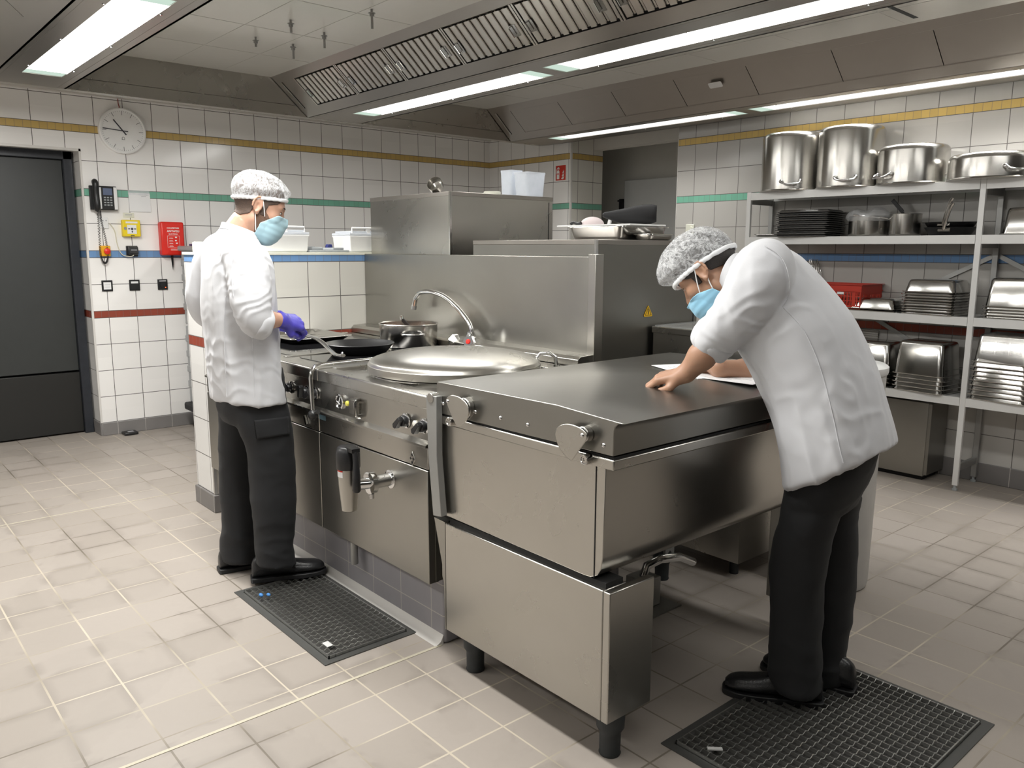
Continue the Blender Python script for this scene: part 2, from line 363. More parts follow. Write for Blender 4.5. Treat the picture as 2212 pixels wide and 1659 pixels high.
# half-height tiled wall at the end of the range
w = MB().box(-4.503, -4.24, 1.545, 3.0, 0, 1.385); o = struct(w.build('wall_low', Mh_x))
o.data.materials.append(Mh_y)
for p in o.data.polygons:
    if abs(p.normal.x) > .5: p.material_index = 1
struct(MB().box(-4.51, -4.234, 1.539, 3.0, 1.385, 1.400).build('trim_7', M['cream'], bevel=.002))
struct(MB().box(-4.252, -4.236, 1.541, 1.556, .1, 1.385).build('trim_8', M['galv']))
struct(MB().box(-4.515, -4.228, 1.533, 3.0, 0, .098).build('baseboard_low', Mskirt_x, bevel=.004))
# tiled plinth carrying the range
struct(MB().box(-4.24, -2.228, 1.61, 2.56, 0, .262).build('trim_9', Mplinth, bevel=.012))
cv = MB().prism([(0, 0), (.035, 0), (.012, .012), (0, .035)], (-4.22, 1.61, 0), (0, -1, 0), (0, 0, 1), (1.985, 0, 0))
struct(cv.build('trim_10', M['tile_trim']))
# grout expansion joint across the floor
ej = MB(); ej.box(-2.240, -2.228, -1.0, 1.60, -.002, .0016); ej.box(-4.75, -4.743, -1.0, 1.52, -.002, .0012)
struct(ej.build('trim_11', plain('joint_sealant', (.50, .46, .36, 1), .6, 0, .1)))
struct(MB().box(XW, XW+.03, 1.0, YB, 2.505, ZC).build('trim_12', M['ceiling_matt']))
# ceiling panel joints
cj = MB()
for x in (-5.1, -4.5, -3.9, -3.3, -2.7, -2.1, -1.5, -.9):
    for a, b in ((1.62, 2.64), (3.7, 4.6)): cj.box(x-.0015, x+.0015, a, b, ZC-.0012, ZC+.001)
for y in (1.95, 2.3, 3.98, 4.3): cj.box(-5.7, 1.5, y-.0015, y+.0015, ZC-.0012, ZC+.001)
struct(cj.build('trim_13', plain('panel_joint', (.42, .41, .38, 1), .5)))
struct(MB().box(-2.03, -2.005, 3.72, 4.55, ZC-.0015, ZC+.001).build('trim_14', M['dark_gap']))

# ------------------------------------------------------------------ extraction hoods with their lights
LAMP_MAT = {}
def lamp_mat(k):
    if k not in LAMP_MAT: LAMP_MAT[k] = (emit('lamp_diffuser', LAMP_COLOR, k), emit('lamp_end', (.80, 1.0, .86), .75))
    return LAMP_MAT[k]
def filter_cassette(x0, x1, yb, zb, yt, zt, parent, bright):
    b = np.array([0, yb, zb]); t = np.array([0, yt, zt]); sl = nrm(t-b); L = np.linalg.norm(t-b); nn = nrm(np.cross([1, 0, 0], sl))
    if nn[2] > 0: nn = -nn
    X = np.array([1.0, 0, 0]); m = MB()
    mid = (b+t)/2
    m.obox(mid+X*(x0+x1)/2-nn*.018, X*(x1-x0)/2*.99, sl*L/2, nn*.004, 1)           # dark backing
    n = 9; p = (x1-x0-.03)/n
    for i in range(n):
        xc = x0+.015+(i+.5)*p
        m.obox(mid+X*(xc-.004)+nn*.001, X*p*.30, sl*(L/2-.010), nn*.003, 0)
        m.obox(mid+X*(xc-.004-p*.30)-nn*.006, X*.0015, sl*(L/2-.010), nn*.008, 0)
        m.obox(mid+X*(xc+p*.28)-nn*.007, X*p*.18, sl*(L/2-.014), nn*.002, 0)
    m.obox(mid+X*(x0+.006), X*.006, sl*L/2, nn*.004, 0); m.obox(mid+X*(x1-.006), X*.006, sl*L/2, nn*.004, 0)
    o = m.build('grease_filter', [M['hood_filter'], M['dark_gap']], parent)
    for xc in (x0+.05, x1-.07):
        h = MB(); c = mid+X*xc-sl*L*.06
        h.obox(c+nn*.006, X*.022, sl*.032, nn*.0015)
        h.tube([c-X*.012-sl*.026+nn*.004, c-X*.012-sl*.026+nn*.020, c-X*.012+sl*.026+nn*.020, c-X*.012+sl*.026+nn*.004], .0035, 8)
        h.build('filter_handle', M['steel_mirror'], o)
def hood(y0, y1, lamp_y0, lamp_y1, label, x_end, near_filters, lamps, row, far_slope=True, near_slope=True):
    r = thing('extraction_hood', label, 'extraction hood', (x_end, (y0+y1)/2, 2.38), 'extraction hoods')
    H = ZC-2.38; k = .275/.25*H; th = .012; xs = -5.705
    # near slope carries the filters: plate below, plate above, cassettes between
    def sl(z): return y0-(z-2.38)/H*k if near_slope else y0
    a, b = 2.430, 2.588
    if near_slope:
        m = MB()
        for z0_, z1_ in ((2.38, a), (b, ZC)):
            m.prism([(sl(z0_), z0_), (sl(z1_), z1_), (sl(z1_)+th, z1_), (sl(z0_)+th, z0_)], (xs, 0, 0), (0, 1, 0), (0, 0, 1), (x_end-xs, 0, 0))
        m.prism([(sl(a), a), (sl(b), b), (sl(b)+th, b), (sl(a)+th, a)], (xs, 0, 0), (0, 1, 0), (0, 0, 1), (.255, 0, 0))
        m.build('slope_panel', M['steel_hood'], r)
        e = MB(); e.prism([(sl(a), a), (sl(b), b), (sl(b)-.004, b), (sl(a)-.004, a)], (xs+.055, 0, 0), (0, 1, 0), (0, 0, 1), (.018, 0, 0))
        e.prism([(sl(a), a), (sl(b), b), (sl(b)-.002, b), (sl(a)-.002, a)], (xs+.073, 0, 0), (0, 1, 0), (0, 0, 1), (.006, 0, 0), 1)
        e.build('end_strip', [M['steel_mirror'], M['dark_gap']], r)
        x = xs+.255
        while x < x_end-.1:
            x1 = min(x+.578, x_end)
            if near_filters: filter_cassette(x+.003, x1-.003, sl(a), a, sl(b), b, r, True)
            else:
                p = MB(); p.prism([(sl(a)+.002, a), (sl(b)+.002, b), (sl(b)+th, b), (sl(a)+th, a)], (x+.0025, 0, 0), (0, 1, 0), (0, 0, 1), (x1-x-.005, 0, 0))
                p.build('cover_plate', M['steel_hood'], r)
            x = x1
        bk = MB(); bk.prism([(sl(a)+.03, a), (sl(b)+.03, b), (sl(b)+.034, b), (sl(a)+.034, a)], (xs, 0, 0), (0, 1, 0), (0, 0, 1), (x_end-xs, 0, 0)); bk.build('backing', M['dark_gap'], r)
    m = MB()
    if far_slope: m.prism([(y1, 2.38), (y1+k, ZC), (y1+k-th, ZC), (y1-th, 2.38)], (xs, 0, 0), (0, 1, 0), (0, 0, 1), (x_end-xs, 0, 0))
    else: m.box(xs, x_end, y1-th, y1, 2.38, ZC)
    m.build('rear_panel', M['steel_hood'], r)
    # underside, cut around the lamps
    u = MB(); u.box(xs, x_end, y0, lamp_y0, 2.38, 2.392); u.box(xs, x_end, lamp_y1, y1, 2.38, 2.392)
    xx = xs
    for lx0, lx1 in lamps: u.box(xx, lx0, lamp_y0, lamp_y1, 2.38, 2.392); xx = lx1
    u.box(xx, x_end, lamp_y0, lamp_y1, 2.38, 2.392)
    u.box(xs, x_end, y0+.035, y0+.037, 2.3792, 2.38); u.box(xs, x_end, y1-.050, y1-.048, 2.3792, 2.38)
    u.build('underside', M['steel_hood'], r)
    for (lx0, lx1), pw in zip(lamps, LAMPS[row]):
        l = MB(); l.box(lx0+.10, lx1-.10, lamp_y0, lamp_y1, 2.384, 2.390)
        lo = l.build('lamp_diffuser', lamp_mat(PANEL[row])[0], r)
        if pw:
            ld = bpy.data.lights.new('tube_light', 'AREA'); ld.shape = 'RECTANGLE'; ld.size = lx1-lx0-.2; ld.size_y = lamp_y1-lamp_y0; ld.energy = pw; ld.spread = math.radians(SPREAD[row]); ld.color = LAMP_COLOR
            lt = bpy.data.objects.new('tube_light', ld); COL.objects.link(lt); lt.parent = r; lt.location = np.array([(lx0+lx1)/2, (lamp_y0+lamp_y1)/2, 2.383])-np.array(r.location)
        for ea in (lx0, lx1-.10): MB().box(ea, ea+.10, lamp_y0, lamp_y1, 2.384, 2.390).build('diffuser_end', lamp_mat(PANEL[row])[1], lo)
        s = MB()
        for q in (.12, .5, .88):
            for yy in (lamp_y0-.012, lamp_y1+.012): s.cyl((lx0+(lx1-lx0)*q, yy, 2.381), (lx0+(lx1-lx0)*q, yy, 2.376), .005, n=8)
        s.build('fixing_screws', M['chrome'], lo)
    return r
LX = [(-5.335, -3.425), (-3.325, -1.415), (-1.315, .595)]
hood(.895, 1.312, 1.012, 1.212, 'steel extraction hood with the big light panel, over the dark doorway side', 2.2, False, LX, 'door_side')
hood(2.925, 3.370, 3.085, 3.268, 'steel extraction hood with ribbed grease filters hanging over the cooking block', 2.2, True, LX, 'middle')
hood(4.915, 5.345, 5.015, 5.190, 'steel extraction hood with smooth cover plates, along the wall above the pot shelves', 2.2, False, LX, 'wall_side', far_slope=False)
hood(-1.15, -.70, -1.01, -.82, 'steel extraction hood behind the viewer', 2.2, False, LX, 'behind')
r = thing('hood_end_panel', 'brushed steel fascia closing the hood ends above the clock', 'hood fascia', (-5.71, 2.2, 2.38))
MB().box(-5.775, -5.711, -2.4, 5.345, 2.38, 2.455).build('lower_fascia', M['steel_y'], r, bevel=.002)
MB().box(-5.775, -5.712, -2.4, 5.345, 2.457, ZC).build('upper_fascia', M['steel_y'], r)
# label on the right hood
c = np.array([-3.40, 4.744-.002, 2.516]); sl_ = nrm([0, -.275, .25]); nn = nrm([0, -.25, -.275])
lab = MB(); lab.prism([(-.052, -.016), (-.046, -.022), (.046, -.022), (.052, -.016), (.052, .016), (.046, .022), (-.046, .022), (-.052, .016)], c+nn*.001, (1, 0, 0), sl_, nn*.001)
tag(lab.build('rating_plate', M['paper']), 'small white notched plate stuck on the right hood', 'plate')
# threaded rods hanging from the white ceiling
for i, (u, v) in enumerate([(552, 80), (628, 43), (633, 95), (700, 70), (803, 20)]):
    p = on_z(u, v, ZC); q = on_z(u, [100, 68, 125, 100, 57][i], 2.0)
    r = thing('ceiling_bolt', ['short threaded bolt in the ceiling, furthest to the left of the group of five', 'short threaded bolt in the ceiling, above and behind the middle one', 'threaded bolt in the ceiling, lowest of the group of five', 'threaded bolt in the ceiling, right of the lowest one', 'longest threaded bolt in the ceiling, closest to the filter hood'][i], 'bolt', (p[0], p[1], ZC), 'ceiling bolts')
    ln = [.055, .065, .085, .085, .095][i]
    MB().cyl((p[0], p[1], ZC), (p[0], p[1], ZC-ln), .0065, n=10).build('rod', M['alu_dark'], r)
    MB().cyl((p[0], p[1], ZC-.022), (p[0], p[1], ZC-.036), .013, n=6).cyl((p[0], p[1], ZC-.018), (p[0], p[1], ZC-.022), .018, n=16).build('nut', M['alu_dark'], r)
# ------------------------------------------------------------------ cooking block
YF, ZT = 1.53, .933
def edge_mat_tag(*a): pass
def rot_knob(name, x, z, ang, parent):
    k = MB(); y = 1.543
    k.lathe([(.027, 0), (.027, .004), (.023, .006)], (x, y, z), 28, (0, -1, 0))
    ring = k.build('knob_ring', M['chrome'], parent, smooth=50)
    k = MB(); k.lathe([(.021, .004), (.020, .020), (.017, .024)], (x, y, z), 24, (0, -1, 0))
    ca, sa = math.cos(ang), math.sin(ang); a = np.array([ca, 0, sa]); b = np.array([-sa, 0, ca])
    k.prism([(-.020, -.007), (.026, -.011), (.033, 0), (.026, .011), (-.020, .007)], (x, y-.022, z), a, b, (0, -.020, 0))
    o = k.build(name, M['black'], parent, bevel=.0015)


    return o
# --- electric range, left of the kettle
r = thing('induction_range', 'steel range with black glass hobs and three knobs, left of the kettle', 'cooking range', (-3.6, 2.0, .262))
MB().box(-4.233, -2.984, 1.56, 2.39, .264, .90).build('carcass', M['steel_dark'], r)
m = MB()
m.prism([(YF, .886), (YF, .928), (YF+.005, ZT), (2.40, ZT), (2.40, .90), (YF+.02, .90), (YF+.02, .886)], (-4.233, 0, 0), (0, 1, 0), (0, 0, 1), (1.208, 0, 0))
m.prism([(YF, .886), (YF, .931), (YF+.005, ZT+.003), (2.40, ZT+.003), (2.40, .90), (YF+.02, .90), (YF+.02, .886)], (-3.024, 0, 0), (0, 1, 0), (0, 0, 1), (.040, 0, 0))
for x in (-4.225, -3.445): m.box(x, x+.03, 1.60, 2.36, ZT-.001, ZT+.005)
m.build('worktop', M['steel'], r, bevel=.0025)
for i, (a, b) in enumerate(((-4.19, -3.46), (-3.385, -3.05))):
    g = MB(); pts = []
    rr = .03
    for cx, cy, a0 in ((b-rr, 2.33-rr, 0), (a+rr, 2.33-rr, 90), (a+rr, 1.64+rr, 180), (b-rr, 1.64+rr, 270)):
        pts += [(cx+rr*math.cos(math.radians(a0+k*15)), cy+rr*math.sin(math.radians(a0+k*15))) for k in range(7)]
    g.prism(pts, (0, 0, ZT-.002), (1, 0, 0), (0, 1, 0), (0, 0, .0045)); g.build('glass_hob', M['glass_black'], r)
MB().box(-4.233, -2.984, 1.545, 1.56, .772, .886).build('control_panel', M['steel'], r)
MB().prism([(1.545, .772), (1.522, .760), (1.522, .752), (1.56, .752), (1.56, .772)], (-4.233, 0, 0), (0, 1, 0), (0, 0, 1), (1.249, 0, 0)).build('ledge', M['steel'], r)
MB().box(-4.233, -2.986, 1.532, 1.56, .674, .750).build('drawer_front', M['steel'], r, bevel=.003)
MB().box(-3.60, -2.986, 1.530, 1.56, .259, .670).build('door', M['steel_used'], r, bevel=.003)
MB().box(-4.233, -3.606, 1.530, 1.56, .259, .670).build('door', M['steel_used'], r, bevel=.003)
MB().obox((-3.096, 1.526, .705), (.006, 0, .003), (0, .004, 0), (-.008, 0, .018)).build('catch', M['steel_mirror'], r)
for x, z, a in ((-3.262, .821, 2.2), (-3.105, .823, 1.4), (-3.004-.03, .825, 3.6)): rot_knob('knob', x, z, a, r)
# --- boiling kettle
k = thing('boiling_kettle', 'steel boiling kettle with a wide round domed lid, right of the hobs', 'kettle', (-2.59, 2.0, .262))
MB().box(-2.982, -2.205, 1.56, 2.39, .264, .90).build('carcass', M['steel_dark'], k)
m = MB()
m.prism([(YF, .886), (YF, .928), (YF+.005, ZT), (1.60, ZT), (1.60, .90), (YF+.02, .90), (YF+.02, .886)], (-2.982, 0, 0), (0, 1, 0), (0, 0, 1), (.777, 0, 0))
m.box(-2.982, -2.955, 1.60, 2.40, .90, ZT+.004); m.box(-2.232, -2.205, 1.60, 2.40, .90, ZT); m.box(-2.955, -2.232, 2.30, 2.40, .90, ZT)
m.box(-2.955, -2.232, 1.60, 2.30, .90, .922)
m.build('worktop', M['steel'], k, bevel=.0025)
kc = (-2.575, 1.925, 0)
MB().lathe([(.332, .922), (.332, .938), (.322, .942), (.322, .948)], kc, 72).build('well_ring', M['steel_mirror'], k)
prof = [(.345, .945), (.346, .950), (.346, .972), (.342, .9765)]+[(.342*math.cos(t), .9765+.05*math.sin(t)**1.0) for t in np.linspace(.12, math.pi/2, 14)]
MB().lathe(prof, kc, 96).build('lid', M['steel'], k, smooth=40)
hk = MB(); hx = (-2.40, 2.30)
p0 = on_z(1143, 771, .985); p0 = np.array([-2.395, 2.255, .97])
hk.tube([p0+np.array(q) for q in ((-.03, -.03, .0), (-.015, -.015, .028), (.01, .01, .032), (.028, .03, .015), (.03, .035, -.02), (.03, .035, -.037))], .008, 12); hk.cyl((-2.365, 2.29, ZT), (-2.365, 2.29, ZT+.02), .014)
hk.build('hinge_hook', M['chrome'], k)
MB().box(-2.982, -2.205, 1.545, 1.56, .772, .886).build('control_panel', M['steel'], k)
MB().prism([(1.545, .772), (1.522, .760), (1.522, .752), (1.56, .752), (1.56, .772)], (-2.982, 0, 0), (0, 1, 0), (0, 0, 1), (.777, 0, 0)).build('ledge', M['steel'], k)
MB().box(-2.980, -2.205, 1.532, 1.56, .674, .750).build('upper_front', M['steel'], k, bevel=.003)
MB().box(-2.978, -2.207, 1.530, 1.575, .259, .670).build('door', M['steel_used'], k, bevel=.003)
MB().box(-2.958-.022, -2.958+.03, 1.5305, 1.5325, .728, .748).build('blue_sticker', plain('faded_blue_label', (.10, .17, .21, 1), .4), k)
g = MB(); g.lathe([(.031, 0), (.031, .008), (.026, .010), (.024, .006)], (-2.822, 1.545, .822), 32, (0, -1, 0))
go = g.build('pressure_gauge', M['chrome'], k)
g = MB(); g.lathe([(.0235, .0062), (.0, .0068)], (-2.822, 1.545, .822), 28, (0, -1, 0)); g.build('gauge_face', M['black'], go)
g = MB(); g.bar((-2.834, 1.5372, .802), (-2.812, 1.5372, .842), .0016, .004); g.bar((-2.842, 1.5372, .822), (-2.815, 1.5372, .812), .0016, .003); g.build('needle', M['paper'], go)
g = MB().lathe([(.0105, 0), (.0105, .004), (.008, .007), (0.0, .008)], (-2.768, 1.545, .822), 20, (0, -1, 0)).build('pilot_light', M['pilot_yellow'], k)
g = MB(); g.obox((-2.703, 1.538, .818), (.030, 0, 0), (0, .008, 0), (0, 0, .030)); g.build('switch_cover', M['steel'], k, bevel=.003)
g = MB(); g.tube([(-2.666, 1.545, .848), (-2.666, 1.527, .848), (-2.666, 1.524, .842), (-2.666, 1.524, .794), (-2.666, 1.527, .788), (-2.666, 1.545, .788)], .0045, 10, sy=2.2); g.build('grip_rail', M['steel_mirror'], k)
rot_knob('knob', -2.352, .822, 3.9, k); rot_knob('knob', -2.236, .822, 3.9, k)
MB().lathe([(.0115, 0), (.0115, .004), (.009, .007), (0.0, .008)], (-2.298, 1.545, .820), 20, (0, -1, 0)).build('pilot_light', M['pilot_white'], k)
b = MB(); b.prism([(-.019, 0), (0, -.026), (.019, 0), (0, .026)], (-2.297, 1.532, .697), (1, 0, 0), (0, 0, 1), (0, -.004, 0)); bo = b.build('maker_badge', M['steel_mirror'], k, bevel=.001)
b = MB()
for dx, dz, s in ((0, .014, .005), (0, -.013, .006), (-.010, 0, .0045), (.010, 0, .0045), (0, 0, .003)): b.prism([(-s, 0), (0, -s*1.2), (s, 0), (0, s*1.2)], (-2.297+dx, 1.5285, .697+dz), (1, 0, 0), (0, 0, 1), (0, -.0008, 0))
b.build('badge_mark', M['black'], bo)
# crank lever with ball grip
pts = [(-2.968, 1.90, .955), (-2.968, 1.60, .955), (-2.966, 1.545, .955), (-2.964, 1.512, .949), (-2.962, 1.495, .932), (-2.960, 1.488, .905), (-2.950, 1.486, .80), (-2.945, 1.485, .772)]
lv = MB().tube(pts, .0085, 14).build('crank_lever', M['steel_mirror'], k, smooth=60)
b = MB(); b.sphere((-2.944, 1.484, .757), .021, 20); b.cyl((-2.935, 1.489, .763), (-2.918, 1.494, .772), .010, n=14); b.build('ball_grip', M['black'], lv, smooth=60)
# drain cock
v = MB(); vx, vy = -2.468, 1.372
v.cyl((-2.440, 1.53, .592), (-2.440, 1.455, .592), .024, n=24); v.cyl((-2.440, 1.455, .592), (vx, vy, .592), .021, n=24)
v.lathe([(.040, -.010), (.040, .010), (.030, .012)], (-2.444, 1.448, .592), 28, (0, -1, 0)); v.lathe([(.034, 0), (.034, .006), (.026, .008)], (-2.440, 1.53, .592), 28, (0, -1, 0))
v.cyl((-2.441, 1.448, .552), (-2.441, 1.448, .535), .010, n=12)
dv = v.build('drain_pipe', M['chrome'], k, smooth=50)
v = MB(); v.lathe([(.024, .500), (.027, .502), (.036, .600), (.037, .655), (.037, .665)], (vx, vy, 0), 32); v.build('drain_cock', M['steel_v'], dv, smooth=40)
v = MB(); v.lathe([(.041, .655), (.043, .660), (.043, .712), (.036, .732), (.030, .736)], (vx, vy, 0), 32); v.build('cock_cap', M['black'], dv, smooth=40)
v = MB(); v.obox((vx+.040, vy-.004, .730), (.024, 0, 0), (0, .016, 0), (0, 0, .007)); v.tube([(vx+.056, vy-.004, .725), (vx+.066, vy-.006, .690), (vx+.070, vy-.008, .640), (vx+.072, vy-.010, .592), (vx+.072, vy-.010, .585)], [.010, .011, .014, .015, .011], 14); v.build('cock_handle', M['black'], dv, smooth=50)
v = MB(); v.prism([(math.sin(a)*.0375, -math.cos(a)*.0375) for a in np.linspace(-.9, .5, 12)]+[(math.sin(a)*.0365, -math.cos(a)*.0365) for a in np.linspace(.5, -.9, 12)], (vx, vy, .628), (1, 0, 0), (0, 1, 0), (0, 0, .022)); v.build('warning_sticker', M['paper'], dv)
v = MB(); v.prism([(math.sin(a)*.0376, -math.cos(a)*.0376) for a in np.linspace(-.9, .5, 12)]+[(math.sin(a)*.0366, -math.cos(a)*.0366) for a in np.linspace(.5, -.9, 12)], (vx, vy, .648), (1, 0, 0), (0, 1, 0), (0, 0, .007)); v.build('sticker_band', M['sign_red'], dv)
MB().cyl((-2.80, 1.572, .145), (-2.80, 1.572, .27), .016, n=16).build('overflow_stub', M['alu_dark'], k)
# --- splash panel and ledge behind the cooking block
s = thing('splash_panel', 'large plain steel splash panel rising behind hobs and kettle', 'splash panel', (-3.3, 2.5, .933))
MB().box(-4.236, -2.365, 2.505, 2.54, .93, 1.392).build('panel', M['steel_used'], s, bevel=.003)
MB().box(-2.395, -2.352, 2.498, 2.548, .935, 1.402).build('end_post', M['steel_v'], s, bevel=.002)
MB().prism([(2.405, .934), (2.405, .962), (2.42, .975), (2.505, .978), (2.505, .934)], (-4.236, 0, 0), (0, 1, 0), (0, 0, 1), (1.88, 0, 0)).build('ledge', M['steel'], s, bevel=.002)
# --- swivel tap over the kettle
t = thing('swivel_tap', 'chrome swivel tap with a long bent spout and red dot handle behind the kettle', 'tap', (-3.06, 2.44, .977))
def ty(u, v, y=2.44): return on_y(u, v, y)
pts = [ty(1018, 735), ty(1018.5, 715), ty(1014, 700), ty(1005, 686), ty(985, 662), ty(960, 641), ty(936, 631.5), ty(921, 630), ty(908, 633), ty(899, 642), ty(895.5, 655), ty(894.5, 662)]
P_ = [Vector(p) for p in pts]
def smooth_path(pts, n=6):
    out = []
    q = [pts[0]]+list(pts)+[pts[-1]]
    for i in range(1, len(q)-2):
        for k_ in range(n):
            t_ = k_/n; a, b, c, d = (np.asarray(z, float) for z in q[i-1:i+3])
            out.append(.5*((2*b)+(-a+c)*t_+(2*a-5*b+4*c-d)*t_*t_+(-a+3*b-3*c+d)*t_**3))
    out.append(np.asarray(pts[-1], float)); return out
MB().tube(smooth_path(pts), .0125, 16).build('spout', M['chrome'], t, smooth=60)
MB().cyl(ty(894.5, 660), ty(893.5, 668), .0145, n=20).build('aerator', M['alu_dark'], t)
b0 = ty(1016, 742)
MB().lathe([(.030, .975), (.030, .990), (.020, .997), (.018, 1.018), (.0, 1.022)], (b0[0], b0[1], 0), 24).build('tap_body', M['chrome'], t, smooth=50)
h = MB(); c = ty(1013, 738, 2.395); h.lathe([(.030, 0), (.036, -.012), (.028, -.026), (.016, -.030)], c+np.array([0, -.005, .0]), 6, (.35, -.9, .25)); ho = h.build('hot_handle', M['chrome'], t, smooth=30)
h = MB(); h.lathe([(.013, 0), (.011, .004), (.0, .005)], c+np.array([.0, -.006, 0.001]), 20, (.35, -.9, .25)); h.build('red_dot', M['red'], ho)
h = MB(); c2 = ty(985, 737, 2.43); h.lathe([(.018, 0), (.034, .035), (.032, .045), (.0, .046)], c2+np.array([.02, 0, -.012]), 6, (-.75, -.2, .5)); h.build('cold_handle', M['chrome'], t, smooth=30)
# --- frying pan, stock pot, ladle, tray
f = thing('frying_pan', 'black non-stick frying pan with a curved steel handle on the hob', 'pan', (-3.335, 1.935, .936))
MB().lathe([(.118, .001), (.125, .003), (.160, .044), (.163, .046), (.161, .048), (.156, .044), (.121, .008), (.0, .0075)], (-3.335, 1.935, .936), 56).build('bowl', M['nonstick'], f, smooth=50)
a0 = np.array([-3.222, 1.815, .972]); hp = [a0+np.array([.012, -.002, -.014]), a0+np.array([-.006, -.028, -.012]), a0+np.array([-.060, -.062, .022]), a0+np.array([-.125, -.112, .052]), a0+np.array([-.185, -.160, .062]), a0+np.array([-.245, -.206, .064])]
hp = [on_z(741, 768, .962), on_z(727, 767, .958), on_z(714, 757, .966), on_z(699, 742, .985), on_z(682, 731, 1.000), on_z(660, 724.5, 1.006), on_z(640, 721.5, 1.008), on_z(618, 720, 1.010)]
MB().tube(smooth_path(hp, 5), [.014]*6+[.011]*30, 12, sy=.55).build('handle', M['steel_mirror'], f, smooth=60) if False else MB().tube(smooth_path(hp, 5), .0125, 12, sy=.6).build('handle', M['steel_mirror'], f, smooth=60)
MB().lathe([(.006, 0), (.0045, .003), (0, .004)], on_z(739, 763, .968), 12, (.6, -.6, .4)).build('rivet', M['chrome'], f)
p = thing('stock_pot', 'steel cooking pot with side handles, half hidden behind the kettle lid', 'pot', (-3.43, 2.275, .936))
MB().lathe([(.138, 0), (.143, .004), (.146, .110), (.151, .113), (.149, .116), (.143, .112), (.140, .010), (0, .008)], (-3.43, 2.275, .936), 56).build('pot_body', M['steel_pot'], p, smooth=50)
MB().lathe([(.142, .075), (.0, .0752)], (-3.43, 2.275, .936), 40).build('soup', M['soup'], p)
for a in (-.45, 2.69):
    ca, sa = math.cos(a), math.sin(a); e = np.array([ca, sa, 0]); tt = np.array([-sa, ca, 0]); c = np.array([-3.43, 2.275, .936+.072])
    MB().tube(smooth_path([c+e*.142-tt*.055, c+e*.170-tt*.05, c+e*.186-tt*.03, c+e*.190, c+e*.186+tt*.03, c+e*.170+tt*.05, c+e*.142+tt*.055], 4), .0065, 10).build('side_handle', M['chrome'], p, smooth=60)
l = thing('ladle', 'dark ladle handle with a steel hook end standing in the pot', 'ladle', (-3.45, 2.28, .99))
lp = [np.array([-3.435, 2.30, 1.012]), on_y(874, 703, 2.30), on_y(869, 690, 2.285)]
MB().bar(lp[0], lp[2], .020, .006, (0, 1, 0)).build('handle', M['black'], l)
MB().tube([lp[2]+np.array([-.012, 0, -.002]), lp[2]+np.array([-.014, 0, .014]), lp[2]+np.array([.004, 0, .018]), lp[2]+np.array([.008, 0, .004])], .005, 8).build('hook', M['chrome'], l)
MB().sphere((-3.44, 2.30, 1.002), .035, 16, sc=(1, 1, .6)).build('scoop', M['steel_mirror'], l)
# shallow tray open on top
def gn_pan(name, L, W, H, rim, mat, parent=None, taper=.9, up=True, rr=.035, t=.0016):
    """gastronorm pan: rounded rectangular bowl with a flat rim; up=False is upside down"""
    def rect(l, w, r, z, n=5):
        pts = []
        for cx, cy, a0 in ((l/2-r, w/2-r, 0), (-l/2+r, w/2-r, 90), (-l/2+r, -w/2+r, 180), (l/2-r, -w/2+r, 270)):
            for i in range(n+1):
                a = math.radians(a0+90*i/n); pts.append((cx+r*math.cos(a), cy+r*math.sin(a), z))
        return pts
    il, iw = L-2*rim, W-2*rim; bl, bw = il*taper if taper > .5 else il-.02, iw-(il-il*taper)
    e = min(.018, H*.3)
    ext = [rect(L, W, rr, H-.006), rect(L, W, rr, H-.002), rect(L-.004, W-.004, rr, H), rect(il+.004, iw+.004, rr*.9, H), rect(il, iw, rr*.9, H-.003), rect(bl+.004, bw+.004, rr*.8, e), rect(bl-.010, bw-.010, rr*.75, e*.3), rect(bl-2*e, bw-2*e, rr*.6, t)]
    low = [rect(bl-2*e, bw-2*e, rr*.6, 0), rect(bl-.008, bw-.008, rr*.75, e*.25), rect(bl+.006, bw+.006, rr*.8, e), rect(il+.003, iw+.003, rr*.9, H-.005), rect(L, W, rr, H-.006)]
    rings = [q for q in ext][::-1]
    m = MB(); n = len(ext[0])
    m.loft([low[0]]+low[1:], False); m.loft(ext, False)
    b = len(m.v); m.f.append(tuple(range(0, n))[::-1]); m.m.append(0)
    last = len(low)*n+(len(ext)-1)*n; m.f.append(tuple(last+i for i in range(n))); m.m.append(0)
    if not up:
        m.v = [(x, -y, H-z) for x, y, z in m.v]
    o = m.build(name, mat, parent, smooth=50)
    return o
tr = gn_pan('baking_tray', .46, .36, .030, .012, M['steel_mirror']); tr.location = (-4.02, 1.99, .938); tr.rotation_euler = (0, 0, 0)
tag(tr, 'shallow steel tray on the hob in front of the standing cook', 'tray')

# --- tilting braising pan
b = thing('braising_pan', 'big steel tilting pan with flat lid, nearest appliance, on black feet', 'braising pan', (-1.76, 2.1, 0))
XL, XR, Y0, Y1 = -2.147, -1.363, 1.53, 2.745
m = MB()
prof = [(XL, .884), (XL, .984), (XL+.006, .990), (-1.575, .996), (-1.535, .9935), (XR+.035, .982), (XR+.012, .978), (XR+.002, .968), (XR, .958), (XR-.002, .890)]
m.prism(prof, (0, Y0, 0), (1, 0, 0), (0, 0, 1), (0, Y1-Y0, 0)); m.build('lid', M['steel_lid'], b, bevel=.003, smooth=60)
MB().box(XL+.004, XR-.004, Y0+.006, Y1-.004, .879, .886).build('lid_seal', M['dark_gap'], b)
MB().box(XL, XR+.002, Y0-.001, Y1, .851, .880).build('pan_rim', M['steel'], b, bevel=.004)
fx = -1.398
prof = [(-2.131, .534), (-2.131, .851), (fx, .851), (fx-.004, .60), (fx-.010, .565), (fx-.024, .543), (fx-.048, .531), (fx-.075, .529)]
